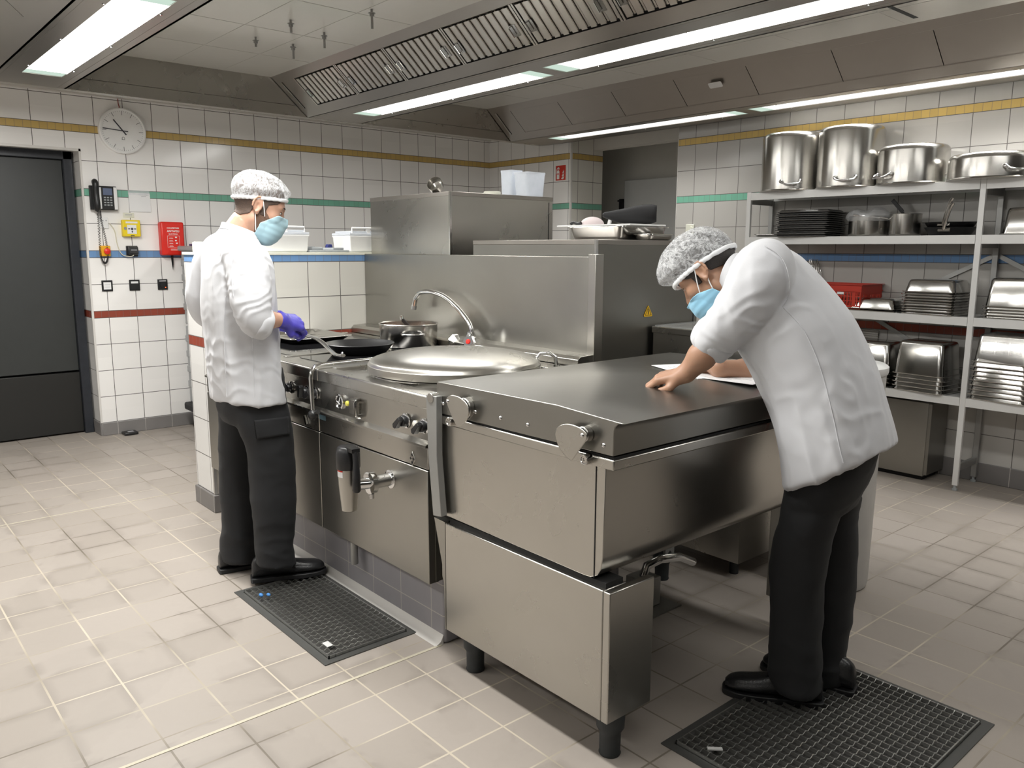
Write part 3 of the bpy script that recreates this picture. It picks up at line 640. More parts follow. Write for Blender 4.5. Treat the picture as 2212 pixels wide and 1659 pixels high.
m = MB().prism(prof, (0, 1.540, 0), (1, 0, 0), (0, 0, 1), (0, 1.175, 0)); m.build('pan_body', M['steel'], b, bevel=.002, smooth=60)
MB().box(-1.4335, -1.4305, 1.5385, 1.5402, .535, .850).build('panel_seam', M['dark_gap'], b)
# pedestals with the panels, near and far
def pedestal(y0, y1, near):
    o = MB().box(-2.108, XR-.026, y0, y1, .13, .512).build('pedestal', M['steel'], b, bevel=.003)
    if near:
        MB().box(XR-.025, XR, y0, y1+.09, .13, .512).build('corner_panel', M['steel_v'], b, bevel=.003)
        MB().prism([(-2.172, .516), (-2.110, .514), (-2.110, .13), (-2.114, .13), (-2.120, .30), (-2.128, .318), (-2.128, .36)], (0, y0+.001, 0), (1, 0, 0), (0, 0, 1), (0, .03, 0)).build('side_flange', M['steel_used'], b)
        MB().box(-2.10, XR-.03, y0+.015, y1-.01, .512, .528).build('dark_gap_strip', M['dark_gap'], b)
    return o
pedestal(1.530, 1.625, True); MB().box(-1.55, XR-.03, 2.62, 2.70, .13, .512).build('pedestal', M['steel_used'], b, bevel=.003); MB().box(-2.14, -2.06, 2.66, 2.72, .10, .53).build('rear_post', M['alu_dark'], b)
for (x, y) in ((-2.02, 1.588), (-1.405, 1.592), (-2.10, 2.69), (-1.405, 2.66)):
    MB().lathe([(.030, 0), (.032, .004), (.030, .010), (.031, .070), (.040, .085), (.042, .128), (.040, .14)], (x, y, 0), 24).build('foot', M['rubber'], b, smooth=50)
MB().cyl((-2.02, 1.60, .50), (-2.02, 2.66, .50), .02).build('cross_rail', M['alu_dark'], b)
def rough_plate(zl, zc, s0, pts, y0, y1, name, mat):
    q = [on_y(zc[0]+p_[0]/s0, zc[1]+p_[1]/s0, y0) for p_ in pts]
    m = MB(); m.prism([(w[0], w[2]) for w in q], (0, y0, 0), (1, 0, 0), (0, 0, 1), (0, y1-y0, 0)); return m.build(name, mat, b, bevel=.002)
def curve2(pts, n=4): return [tuple(p_[:2]) for p_ in smooth_path([np.array([*p_, 0.0]) for p_ in pts]+[np.array([*pts[0], 0.0])], n)][:-1]
pl1 = [(1225, 480), (1260, 430), (1330, 405), (1450, 440), (1560, 540), (1600, 680), (1560, 820), (1490, 890), (1420, 935), (1370, 850), (1310, 720), (1255, 580)]
pl2 = [(260, 540), (290, 420), (380, 350), (520, 330), (680, 370), (820, 450), (890, 540), (890, 640), (840, 720), (720, 890), (610, 1045), (560, 1050), (430, 930), (320, 760)]
rough_plate(0, (800, 800), 7.542, curve2(pl1), 1.499, 1.503, 'locking_lever', M['steel_v']); rough_plate(0, (1170, 880), 9.217, curve2(pl2), 1.496, 1.500, 'locking_lever', M['steel_v'])
for u, v, rr, y in ((1004, 882, .034, 1.503), (1262, 938, .022, 1.500)):
    q = on_y(u, v, 1.515); MB().cyl((q[0], 1.530, q[2]), (q[0], y+.006, q[2]), rr, n=28).build('lever_hub', M['steel_mirror'], b, bevel=.003)
for u, v, y in ((970, 911, 1.53), (1262, 993, 1.53)):
    q = on_y(u, v, 1.51); MB().lathe([(.015, 0), (.015, .022), (.013, .024), (.010, .0235), (.009, .0215), (.004, .0215), (.003, .019), (0, .019)], (q[0], 1.530, q[2]), 24, (0, -1, 0)).build('catch_roller', M['steel_mirror'], b, smooth=40)
for u, v, y in ((957, 872, 1.53), (1027, 890, 1.53), (1081, 903, 1.53), (1140, 918, 1.53), (1304, 962, 1.53), (967, 867, 1.499), (1257.5, 940.5, 1.496)):
    q = on_y(u, v, y); MB().lathe([(.0065, 0), (.0055, .003), (.003, .0045), (0, .005)], (q[0], y, q[2]), 12, (0, -1, 0)).build('rivet', M['chrome'], b, smooth=60)
# counterweight arm between kettle and pan
q = [on_y(u, v, 1.505) for u, v in ((920, 852), (942, 857), (943, 985), (953, 1117), (935.5, 1114), (925, 985))]
ar = MB(); ar.prism([(w_[0], w_[2]) for w_ in q], (0, 1.505, 0), (1, 0, 0), (0, 0, 1), (0, .025, 0)); ao = ar.build('side_arm', M['alu_dark'], b, bevel=.002)
c = on_y(929, 860, 1.503); MB().cyl((c[0], 1.502, c[2]), (c[0]+.0, 1.55, c[2]), .0165, n=24).build('arm_pivot', M['steel_mirror'], ao, bevel=.001)
MB().bar((-1.85, 1.62, .525), (-1.80, 2.64, .525), .05, .02).build('tilt_motor_rail', M['alu_dark'], b)
fb = thing('floor_drain_box', 'dark box and pipe on a floor plate in the shade under the tilting pan', 'drain', (-1.97, 2.43, 0))
MB().box(-2.06, -1.87, 2.33, 2.53, 0, .006).build('floor_plate', M['steel_dark'], fb)
MB().box(-2.03, -1.93, 2.37, 2.47, .006, .125).build('box', M['alu_dark'], fb, bevel=.004)
MB().tube([(-1.98, 2.42, .12), (-1.98, 2.44, .16), (-1.96, 2.50, .18), (-1.94, 2.60, .17), (-1.93, 2.68, .13)], .018, 12).build('pipe', M['chrome'], fb, smooth=60)

# --- steel cabinets behind
def cabinet(name, label, x0, x1, y0, y1, z1, mat1, trim=True):
    c = thing(name, label, 'cabinet', ((x0+x1)/2, (y0+y1)/2, .0))
    MB().box(x0+.002, x1-.002, y0+.002, y1-.002, .08, z1-.022).build('cabinet_body', mat1, c)
    MB().box(x0, x1, y0, y1, z1-.022, z1).build('top_plate', M['steel_hood'], c, bevel=.002)
    if trim:
        MB().box(x1-.010, x1+.0015, y0-.0015, y0+.010, .08, z1-.001).build('corner_trim', M['steel_mirror'], c)
        MB().box(x1-.002, x1+.001, y1-.032, y1-.030, .08, z1-.03).build('panel_joint', M['dark_gap'], c)
    for x, y in ((x0+.08, y0+.08), (x1-.08, y0+.08), (x0+.08, y1-.08), (x1-.08, y1-.08)): MB().cyl((x, y, 0), (x, y, .085), .025).build('foot', M['rubber'], c)
    return c
cabinet('steel_cabinet', 'tall steel cabinet standing behind the splash panel, highest of the block', -4.236, -3.445, 2.552, 3.29, 1.716, M['steel'])
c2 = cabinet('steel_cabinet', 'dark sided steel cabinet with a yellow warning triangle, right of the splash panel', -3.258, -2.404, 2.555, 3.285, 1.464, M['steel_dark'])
q = [(2.910, 1.166), (2.876, 1.118), (2.944, 1.118)]
MB().prism([(2.910, 1.168), (2.880, 1.122), (2.884, 1.117), (2.936, 1.117), (2.940, 1.122)], (-2.404, 0, 0), (0, 1, 0), (0, 0, 1), (.0012, 0, 0)).build('warning_triangle', M['ral'], c2)
tm = MB()
for a, bq in (((2.909, 1.159), (2.889, 1.124)), ((2.889, 1.124), (2.931, 1.124)), ((2.931, 1.124), (2.911, 1.159))): tm.bar((-2.4025, *a), (-2.4025, *bq), .002, .0008, (1, 0, 0))
tm.bar((-2.4025, 2.912, 1.151), (-2.4025, 2.907, 1.139), .004, .0008, (1, 0, 0)); tm.bar((-2.4025, 2.907, 1.139), (-2.4025, 2.913, 1.139), .003, .0008, (1, 0, 0)); tm.bar((-2.4025, 2.913, 1.139), (-2.4025, 2.910, 1.127), .004, .0008, (1, 0, 0))
tm.build('lightning_mark', M['black'], c2)
# counter behind the tilting pan
u3 = thing('prep_counter', 'low steel counter with a clear acrylic lid, behind the tilting pan', 'counter', (-2.0, 3.3, 0))
CX0, CX1, CY0, CY1 = -2.392, -1.87, 2.925, 3.50
MB().box(CX0+.006, CX1-.006, CY0+.006, CY1-.006, .07, 1.043).build('counter_body', M['steel'], u3)
m = MB(); m.box(CX0, CX1, CY0, CY0+.03, 1.043, 1.072); m.box(CX0, CX1, CY1-.03, CY1, 1.043, 1.072); m.box(CX0, CX0+.03, CY0+.03, CY1-.03, 1.043, 1.072); m.box(CX1-.03, CX1, CY0+.03, CY1-.03, 1.043, 1.072)
m.build('counter_rim', M['steel'], u3, bevel=.003)
MB().box(CX0+.01, CX1-.01, CY0+.012, CY1-.01, 1.0725, 1.078).build('acrylic_lid', M['plexi'], u3)
for x, y in ((CX0+.06, CY0+.06), (CX1-.06, CY0+.06), (CX0+.06, CY1-.06), (CX1-.06, CY1-.06)): MB().cyl((x, y, 0), (x, y, .075), .02).build('foot', M['rubber'], u3)
gt = thing('clear_tub', 'clear plastic tub standing on the counter, seen below the leaning cook’s mask', 'tub', (-2.06, 3.22, 1.079))
MB().lathe([(.060, 0), (.066, .002), (.075, .13), (.073, .13), (.064, .004), (0, .003)], (-2.06, 3.22, 1.0792), 28).build('tub_body', M['clear'], gt)
wb = thing('grey_bin', 'tall pale grey round bin with a black knob on its lid, behind the leaning cook', 'bin', (-1.62, 3.22, 0))
bc = (-1.632, 3.235, 0)
MB().lathe([(.155, 0), (.165, .006), (.170, .03), (.180, .90), (.180, .92)], bc, 56).build('bin_body', plain('pale_grey_bin', (.50, .49, .47, 1), .35), wb)
MB().lathe([(.184, .92), (.188, .93), (.188, .95), (.175, .960), (0, .963)], bc, 56).build('bin_lid', M['white_pl'], wb, smooth=50)
MB().sphere((-1.60, 3.21, .985), .026, 16).build('knob', M['black'], wb)
# ------------------------------------------------------------------ pot shelving along the right wall
sh = thing('shelving_unit', 'long light aluminium shelving unit against the tiled right wall', 'shelving', (-1.8, 5.24, 0))
SY0, SY1 = 5.075, 5.385
SZ = [1.818, 1.512, 1.040, .565]; BX = [-3.315, -1.797, -.279]
for x in BX:
    for y in (SY0+.001, SY1-.022):
        m = MB(); m.box(x-.016, x+.016, y, y+.022, .03, 1.822 if y < 5.2 else 1.80); po = m.build('post', M['alu'] if y < 5.2 else M['alu_dark'], sh, bevel=.002)
        MB().lathe([(.016, 0), (.016, .010), (.008, .012), (.008, .032)], (x, y+.011, 0), 16).build('foot', M['grey_pl'], po)
    for z in (1.762, 1.46, .99, .515, .14): MB().box(x-.010, x+.010, SY0+.02, SY1-.02, z-.022, z+.018).build('side_rail', M['alu_dark'], sh)
for i in range(2):
    a, b_ = BX[i]+.017, BX[i+1]-.017
    for z in SZ:
        m = MB(); m.box(a, b_, SY0, SY0+.018, z-.050, z); m.box(a, b_, SY1-.018, SY1, z-.045, z); m.box(a, b_, SY0+.018, SY1-.018, z-.012, z-.003)
        x = a+.05
        while x < b_-.03: m.box(x, x+.030, SY0+.018, SY1-.018, z-.034, z-.012); x += .075
        m.build('shelf_board', M['alu'], sh)
    for za, zb in ((1.40, .60), (.60, 1.40)): MB().bar((BX[i], SY1+.002, za), (BX[i+1], SY1+.002+(.005 if za > 1 else 0), zb), .005, .026, (0, 0, 1)).build('cross_brace', M['alu_dark'], sh)

def upturned_pot(x, y, r, h, label, ha, z=SZ[0], taper=.0):
    p = thing('stock_pot', label, 'pot', (x, y, z), 'upturned pots on the top shelf')
    m = MB(); rb = min(.035, h*.25)
    prof = [(r+.006, .0), (r+.008, .004), (r, .010), (r-taper, h-rb)]+[(r-taper-rb+rb*math.cos(t), h-rb+rb*math.sin(t)) for t in np.linspace(.2, math.pi/2, 7)]+[(0, h)]
    m.lathe(prof, (x, y, z), 64); m.build('pot_body', M['steel_pot'], p, smooth=45)
    for a in (ha, ha+math.pi):
        e = np.array([math.cos(a), math.sin(a), 0]); tt = np.array([-e[1], e[0], 0]); c = np.array([x, y, z+.058])
        hd = MB(); hd.obox(c+e*(r-.002), e*.004, tt*.085, np.array([0, 0, .022])) if False else None
        hd = MB()
        pts = [c-tt*.06+e*(math.sqrt(max(r*r-.06**2, 0))-.002), c-tt*.06+e*(r+.012), c-tt*.055+e*(r+.030)+np.array([0, 0, -.012]), c-tt*.03+e*(r+.048)+np.array([0, 0, -.020]), c+tt*.03+e*(r+.048)+np.array([0, 0, -.020]), c+tt*.055+e*(r+.030)+np.array([0, 0, -.012]), c+tt*.06+e*(r+.012), c+tt*.06+e*(math.sqrt(max(r*r-.06**2, 0))-.002)]
        hd.tube(smooth_path(pts, 4), .0055, 10)
        for s_ in (-1, 1): hd.lathe([(.012, -.012), (.014, 0), (.010, .010), (0, .012)], c+tt*.06*s_+e*(math.sqrt(max(r*r-.06**2, 0))+.008), 12, e)
        hd.build('handle', M['chrome'], p, smooth=60)
    return p
upturned_pot(-3.062, 5.185, .197, .385, 'tall steel stock pot turned upside down, at the left end of the top shelf', -1.05)
upturned_pot(-2.645, 5.185, .200, .385, 'tall steel stock pot turned upside down, second from the left on the top shelf', -1.22)
upturned_pot(-2.240, 5.175, .200, .232, 'medium height steel pot turned upside down, right of the two tall pots', -2.05)
upturned_pot(-1.78, 5.155, .232, .145, 'low wide steel pot turned upside down at the right end of the top shelf', -.75)

# second shelf
z2 = SZ[1]
o = gn_pan('steel_dish', .19, .26, .022, .008, M['steel_mirror']); o.location = (-3.19, 5.22, z2); tag(o, 'small shallow steel dish at the left end of the second shelf', 'dish')
proto = gn_pan('baking_sheet', .36, .30, .018, .012, M['tray_dark'], up=False, taper=.97, rr=.012)
random.seed(4)
for i in range(13):
    q = proto if i == 0 else dup(proto, (0, 0, 0))
    q.location = (-2.905+random.uniform(-.006, .006), 5.195+random.uniform(-.008, .008), z2+.0005+i*.0132); q.rotation_euler = (0, 0, .12+random.uniform(-.02, .02))
    lb = 'dark baking sheet in the tall stack on the second shelf, below its topmost sheet'
    if i == 12: lb = 'topmost dark baking sheet of the tall stack on the second shelf'
    if i == 0: lb = 'bottom dark baking sheet of the tall stack on the second shelf'
    tag(q, lb, 'baking sheet', 'stack of dark baking sheets')
def saucepan(name, label, x, y, z, r, h, ang, hl, mat, rise=.05, up=True, grip=None):
    p = thing(name, label, 'pan', (x, y, z))
    MB().lathe([(r-.010, 0), (r-.002, .005), (r, .012), (r, h), (r+.004, h+.002), (r-.003, h), (r-.004, .008), (0, .006)], (x, y, z), 48).build('pan_body', mat, p, smooth=50)
    e = np.array([math.cos(ang), math.sin(ang), 0]); c = np.array([x, y, z+h*.78])
    pts = [c+e*(r-.002), c+e*(r+.03)+np.array([0, 0, .008]), c+e*(r+hl*.5)+np.array([0, 0, rise*.6]), c+e*(r+hl)+np.array([0, 0, rise])]
    MB().tube(smooth_path(pts, 5), .009, 12, sy=.7).build('handle', grip or M['chrome'], p, smooth=60)
    return p
sp = saucepan('saucepan', 'wide saucepan covered with clear plastic film on the second shelf', -2.50, 5.21, z2, .125, .125, 2.3, .10, M['steel_pot'])
fm = MB(); prof = [(.128, .095), (.150, .118), (.145, .140), (.120, .158), (.075, .172), (.03, .168), (0, .172)]
fm.lathe(prof, (-2.50, 5.21, z2), 40, cap=False); fm.v = [(x+.006*math.sin(31*y+17*x), y+.006*math.sin(27*x), zq+.010*math.sin(40*x+13*y)*min(1, max(0, (zq-z2-.1)/.04))) for x, y, zq in fm.v]
tag(fm.build('plastic_film', M['clear'], smooth=60), 'crumpled clear plastic film over the wide saucepan', 'plastic film')
sp2 = saucepan('saucepan', 'small saucepan with its long bright handle pointing left', -2.262, 5.185, z2, .092, .132, math.pi+.42, .21, M['steel_pot'], .028)
bl = MB().bar((-2.40, 5.29, 1.74), (-2.335, 5.30, 1.665), .022, .008, (0, 1, 0)); bl.bar((-2.335, 5.30, 1.665), (-2.30, 5.315, z2+.004), .018, .006, (0, 1, 0)); tag(bl.build('turner', M['black']), 'black spatula handle sticking up behind the small saucepan', 'spatula')
for i, (hx, hz, y) in enumerate(((-2.005, 1.725, 5.24), (-1.985, 1.685, 5.20))):
    x0 = -2.01; zz = z2+.001+(.030 if i == 0 else 0)
    p = thing('frying_pan', ['upper black frying pan of the pair on the second shelf', 'lower black frying pan of the pair on the second shelf'][i], 'pan', (x0, 5.22, zz), 'pair of frying pans')
    MB().lathe([(.105, 0), (.112, .003), (.140, .045), (.143, .047), (.138, .045), (.108, .006), (0, .005)], (x0, 5.22, zz), 48).build('bowl', M['nonstick'], p, smooth=50)
    c = np.array([x0+.012+.004*i, 5.22-.128, zz+.032])
    MB().obox(c, (.034, 0, 0), (0, .004, -.003), (0, .004, .010)).tube(smooth_path([c+np.array([0, -.004, 0]), c+np.array([.012, -.02, .045]), c+np.array([.034, -.03, .115]), c+np.array([.052, -.036, .150])], 5), .010, 10, sy=.5).build('handle', M['steel_mirror'], p, smooth=60)
gA = gn_pan('gastronorm_pan', .325, .265, .15, .014, M['steel_mirror'], up=False); gA.location = (-1.545, 5.225, z2+.001); tag(gA, 'deep steel pan turned upside down on the second shelf, right of the upright post', 'gastronorm pan')
# third shelf
z3 = SZ[2]
def stack(x, y, z, n, dz, H, rot, top_label, low_label, group, top_mat=None):
    lowp = gn_pan('gastronorm_pan', .325, .275, max(H*.5, .06), .014, M['steel_mirror'], up=False)
    jr = random.Random(int(abs(x)*1000))
    for i in range(n):
        if i == n-1:
            q = gn_pan('gastronorm_pan', .325, .275, H, .014, top_mat or M['steel_mirror'], up=False); tag(q, top_label, 'gastronorm pan', group)
        else:
            q = lowp if i == 0 else dup(lowp, (0, 0, 0)); tag(q, low_label, 'gastronorm pan', group)
            if i: q['label'] = low_label
        q.location = (x+jr.uniform(-.004, .004), y+jr.uniform(-.004, .004), z+.0008+i*dz); q.rotation_euler = (0, 0, rot+jr.uniform(-.012, .012))
    return q
cr = thing('crate', 'red plastic crate with pierced sides on the third shelf, behind the leaning cook', 'crate', (-2.72, 5.225, z3))
cx0, cx1, cy0, cy1, ch = -3.02, -2.46, 5.085, 5.375, .165
m = MB(); m.box(cx0+.01, cx1-.01, cy0+.01, cy1-.01, z3+.001, z3+.006); m.build('crate_floor', M['red_crate'], cr)
m = MB()
for y in (cy0+.004, cy1-.004):
    m.box(cx0, cx1, y-.003, y+.003, z3+.001, z3+.03); m.box(cx0, cx1, y-.003, y+.003, z3+.115, z3+ch)
    n = 26
    for i in range(n+1):
        x = cx0+.006+(cx1-cx0-.012)*i/n; m.box(x-(.012 if i % 6 == 0 else .003), x+(.012 if i % 6 == 0 else .003), y-.003, y+.003, z3+.03, z3+.115)
    for zz in (z3+.06, z3+.09): m.box(cx0, cx1, y-.002, y+.002, zz-.003, zz+.003)
for x in (cx0+.004, cx1-.004):
    m.box(x-.003, x+.003, cy0, cy1, z3+.001, z3+.045); m.box(x-.003, x+.003, cy0, cy1, z3+.10, z3+ch)
    for i in range(13):
        y = cy0+.006+(cy1-cy0-.012)*i/12; m.box(x-.003, x+.003, y-(.010 if i % 4 == 0 else .003), y+(.010 if i % 4 == 0 else .003), z3+.045, z3+.10)
m.build('crate_sides', M['red_crate'], cr)
m = MB()
for y0, y1 in ((cy0-.010, cy0+.004), (cy1-.004, cy1+.010)): m.box(cx0-.010, cx1+.010, y0, y1, z3+ch-.004, z3+ch); m.box(cx0-.004, cx1+.004, y0+.004, y1-.002, z3+ch-.045, z3+ch-.041)
for x0, x1 in ((cx0-.010, cx0+.004), (cx1-.004, cx1+.010)): m.box(x0, x1, cy0, cy1, z3+ch-.004, z3+ch)
m.build('crate_rim', M['red_crate'], cr)
MB().box(-2.62, -2.575, cy0-.0015, cy0, z3+.10, z3+.115).build('crate_label', M['paper'], cr)
o = gn_pan('gastronorm_pan', .325, .265, .070, .014, M['steel_mirror'], up=False); o.location = (-2.420, 5.205, z3+.012); tag(o, 'single upturned shallow pan beside the stack on the third shelf', 'gastronorm pan')
o.location = (-2.395, 5.205, z3+.014)
o = gn_pan('steel_tray', .40, .275, .012, .010, M['steel_mirror'], up=False, taper=.97); o.location = (-2.425, 5.21, z3+.001); tag(o, 'flat steel tray lying under the single upturned pan on the third shelf', 'tray')
stack(-2.045, 5.205, z3, 9, .0165, .078, -.05, 'top upturned pan of the nine high stack on the third shelf', 'shallow upturned pan in the nine high stack on the third shelf, below its top one', 'nine high pan stack')
stack(-1.585, 5.21, z3, 5, .0165, .165, -.05, 'deep top pan of the low stack on the third shelf, right of the upright post', 'upturned pan in the low stack right of the post, below the deep one', 'low pan stack right of the post')
# bottom shelf
z4 = SZ[3]
stack(-2.40, 5.21, z4, 4, .027, .200, -.03, 'deep top pan of the stack half hidden behind the leaning cook, bottom shelf', 'upturned pan in the half hidden bottom shelf stack, below its deep top pan', 'half hidden deep pan stack')
stack(-2.055, 5.195, z4, 5, .026, .205, -.07, 'deep top pan of the stack on the bottom shelf, left of the upright post', 'upturned pan in the bottom stack left of the post, below its deep top pan', 'deep pan stack left of the post')
perf = NT('perforated_steel'); pp = perf.objc(); px_, py_, pz_ = perf.xyz(pp)
hx_ = perf.math('FRACT', perf.math('MULTIPLY', px_, 150.0)); hz_ = perf.math('FRACT', perf.math('MULTIPLY', pz_, 150.0))
hole = perf.math('LESS_THAN', perf.math('ADD', perf.math('POWER', perf.math('SUBTRACT', hx_, .5), 2.0), perf.math('POWER', perf.math('SUBTRACT', hz_, .5), 2.0)), .075)
win = perf.math('MULTIPLY', perf.math('LESS_THAN', perf.math('ABSOLUTE', px_), .105), perf.math('MULTIPLY', perf.math('GREATER_THAN', pz_, .055), perf.math('LESS_THAN', pz_, .125)))
colm = perf.math('GREATER_THAN', perf.math('ABSOLUTE', perf.math('SUBTRACT', perf.math('ABSOLUTE', px_), .036)), .004)
hole = perf.math('MULTIPLY', hole, perf.math('MULTIPLY', win, colm))
perf.set(Base_Color=perf.mix(hole, (.62, .61, .59, 1), (.02, .02, .02, 1)), Metallic=perf.math('SUBTRACT', 1.0, hole), Roughness=.2)
stack(-1.615, 5.20, z4, 9, .0275, .165, -.06, 'perforated top pan of the tall stack on the bottom shelf, right of the post', 'upturned pan in the tall bottom stack right of the post, below the perforated one', 'tall pan stack right of the post', perf.mat)
wr = MB()
for i in range(5): wr.tube([(-2.60, 5.40, .895-i*.014), (-2.478, 5.40, .893-i*.014), (-2.470, 5.40, .886-i*.014), (-2.468, 5.385, .870-i*.010)], .003, 6)
wr.tube([(-2.60, 5.395, .90), (-2.60, 5.395, .82)], .004, 6)
tag(wr.build('wire_rack', M['steel_dark'], smooth=60), 'small wire rack leaning on the wall above the bottom shelf', 'rack')
wk = MB()
for i in range(6): wk.tube(smooth_path([(-2.985+.012*i, 5.36, 1.36), (-2.965+.012*i, 5.355+.004*i, 1.29), (-2.935+.010*i, 5.36, 1.225), (-2.930+.008*i, 5.36, 1.21)], 4), .0028, 6)
tag(wk.build('whisk', M['steel_mirror'], smooth=60), 'wire whisk standing in the red crate beside the leaning cook', 'whisk')
c = thing('steel_cabinet', 'plain dull steel cabinet standing on the floor under the bottom shelf', 'cabinet', (-2.25, 5.25, 0))
MB().box(-2.58, -2.005, 5.13, 5.38, .03, .495).build('cabinet_body', M['steel_used'], c, bevel=.002)
MB().box(-2.005, -1.985, 5.135, 5.38, .04, .49).build('side_panel', M['steel_dark'], c)
MB().box(-2.55, -2.02, 5.16, 5.36, 0, .03).build('cabinet_base', M['black_matt'], c)

# ------------------------------------------------------------------ on the back cabinets
zc1, zc2 = 1.7165, 1.4645
o = MB(); o.lathe([(.0, 0), (.034, 0), (.040, .010), (.042, .045), (.040, .045), (.036, .008), (0, .006)], (0, 0, 0), 28); ob = o.build('steel_cup', M['steel_pot'], smooth=50); ob.location = (-3.62, 2.60, zc1+.026); ob.rotation_euler = (math.radians(60), 0, .5); tag(ob, 'small steel cup lying tipped on the tall cabinet', 'cup')
o = MB().lathe([(.030, 0), (.047, .004), (.049, .020), (.046, .026), (0, .028)], (-3.62, 2.98, zc1+.0005), 32).build('cream_lid', M['cream'], smooth=50); tag(o, 'cream round lid lying on the tall cabinet', 'lid')
def tub(x, y, z, w, d, h, label, mat, fl):
    m = MB(); rings = []
    for zz, s_ in ((0, .82), (.004, .84), (h-.012, 1.0), (h-.010, 1.04), (h, 1.04), (h, .98), (.01, .80)):
        ring = []
        for cx, cy, a0 in ((1, 1, 0), (-1, 1, 90), (-1, -1, 180), (1, -1, 270)):
            for k_ in range(5):
                a = math.radians(a0+22.5*k_); ring.append((cx*(w/2-.02)*s_+.02*math.cos(a)+x, cy*(d/2-.02)*s_+.02*math.sin(a)+y, z+zz))
        rings.append(ring)
    m.loft(rings)
    return tag(m.build('clear_container', mat, smooth=50), label, 'container')
tub(-3.66, 3.16, zc1+.0008, .10, .10, .155, 'tall frosted plastic container at the back of the tall cabinet', M['frost'], 0)
tub(-3.525, 3.18, zc1+.0008, .12, .15, .135, 'frosted ribbed plastic container right of the tall one', M['frost'], 0)
o = gn_pan('gastronorm_pan', .36, .38, .066, .014, M['steel_mirror'], taper=.93); o.location = (-2.70, 3.02, zc2); o.rotation_euler = (0, 0, 0); tag(o, 'steel pan with a white board across it on the dark sided cabinet', 'gastronorm pan')
o = MB().box(-2.985, -2.50, 2.88, 3.14, zc2+.067, zc2+.075).build('cutting_board', M['white_pl'], bevel=.002); tag(o, 'thin white cutting board lying across the steel pan', 'board')
o = MB(); o.sphere((-2.845, 2.99, zc2+.077), .055, 24, sc=(1.1, 1.1, .75)); o.v = [(x, y, max(z, zc2+.0765)) for x, y, z in o.v]; tag(o.build('cloth_cap', M['pink'], smooth=60), 'pale rounded cloth cap lying on the white board', 'cap')
o = MB(); o.tube(smooth_path([(-2.935, 2.93, zc2+.084), (-2.915, 2.93, zc2+.090), (-2.885, 2.925, zc2+.083), (-2.86, 2.925, zc2+.086)], 4), [.008]*99 if False else .008, 10); tag(o.build('black_strap', M['black'], smooth=60), 'short black strap beside the pale cap', 'strap')
o = MB(); o.prism([(0, 0), (.018, .0), (.024, .030), (.014, .040), (.004, .012)], (-2.755, 3.0, zc2+.076), (1, 0, 0), (0, 0, 1), (0, .01, 0)); tag(o.build('white_clip', M['white_pl']), 'small white clip standing on the board', 'clip')
sho = MB(); rings = []
for t_, w_, h0, h1 in ((0, .015, .034, .052), (.04, .028, .030, .058), (.14, .034, .020, .062), (.26, .036, .010, .068), (.40, .037, .004, .074), (.56, .036, .0, .084), (.74, .036, .0, .092), (.90, .033, .002, .094), (1.0, .018, .010, .088)):
    c_ = np.array([-2.715+t_*.20, 2.925+t_*.16, zc2+.077]); wv = nrm([-.62, .78, 0]); rings.append([c_+wv*w_*math.cos(a)+np.array([0, 0, (h0+h1)/2+(h1-h0)/2*math.sin(a)]) for a in np.linspace(0, 2*math.pi, 16, endpoint=False)])
sho.loft(rings); tag(sho.build('black_clog', M['black_matt'], smooth=70), 'black rubber clog lying on the white board', 'shoe')
o = gn_pan('steel_dish', .12, .20, .030, .010, M['steel_mirror'], up=True); o.location = (-2.475, 3.02, zc2); tag(o, 'small steel dish right of the white board', 'dish')

# ------------------------------------------------------------------ on the low tiled wall
zl = 1.4005
def white_box(y0, y1, label):
    c = thing('storage_box', label, 'container', (-4.37, (y0+y1)/2, zl), 'white boxes on the low wall')
    m = MB(); rings = []
    x0, x1 = -4.475, -4.265
    for zz, ins in ((0, .012), (.006, .006), (.085, 0), (.092, -.004), (.097, -.004)): rings.append([(x0+ins, y0+ins, zl+zz), (x1-ins, y0+ins, zl+zz), (x1-ins, y1-ins, zl+zz), (x0+ins, y1-ins, zl+zz)])
    m.loft(rings); m.build('box_body', M['white_pl'], c, bevel=.006)
    m = MB(); m.box(x0-.004, x1+.004, y0-.004, y1+.004, zl+.098, zl+.112); m.box(x0+.01, x1-.01, y0+.012, y1-.012, zl+.112, zl+.124); m.build('box_lid', M['frost'], c, bevel=.003)
    m = MB(); xx = x1-.012
    m.tube([(xx, y0+.02, zl+.112), (xx, y0+.02, zl+.140), (xx, y1-.02, zl+.140), (xx, y1-.02, zl+.112)], .006, 8)
    m.box(xx-.004, xx+.004, (y0+y1)/2-.01, (y0+y1)/2+.01, zl+.112, zl+.140); m.build('grip', M['white_pl'], c)
white_box(1.90, 2.165, 'white storage box with a frosted lid on the low wall, beside the standing cook’s mask')
white_box(2.43, 2.69, 'white storage box with a frosted lid at the far end of the low wall')
g = thing('box_cover', 'grey plastic lid with two blue catches lying between the white boxes', 'lid', (-4.36, 2.285, zl))
MB().box(-4.47, -4.27, 2.172, 2.425, zl, zl+.012).box(-4.45, -4.29, 2.195, 2.26, zl+.012, zl+.026).box(-4.45, -4.29, 2.33, 2.40, zl+.012, zl+.026).box(-4.45, -4.42, 2.26, 2.33, zl+.012, zl+.030).build('lid_plate', M['grey_pl'], g, bevel=.003)
for y in (2.195, 2.365): MB().prism([(-.018, 0), (.018, 0), (.012, .020), (-.012, .020)], (-4.42, y, zl+.026), (0, 1, 0), (0, 0, 1), (.03, 0, 0)).build('catch', M['blue_pl'], g, bevel=.002)
d = thing('film_dispenser', 'cream plastic dispenser on the near end of the low wall, behind the standing cook', 'dispenser', (-4.40, 1.64, zl))
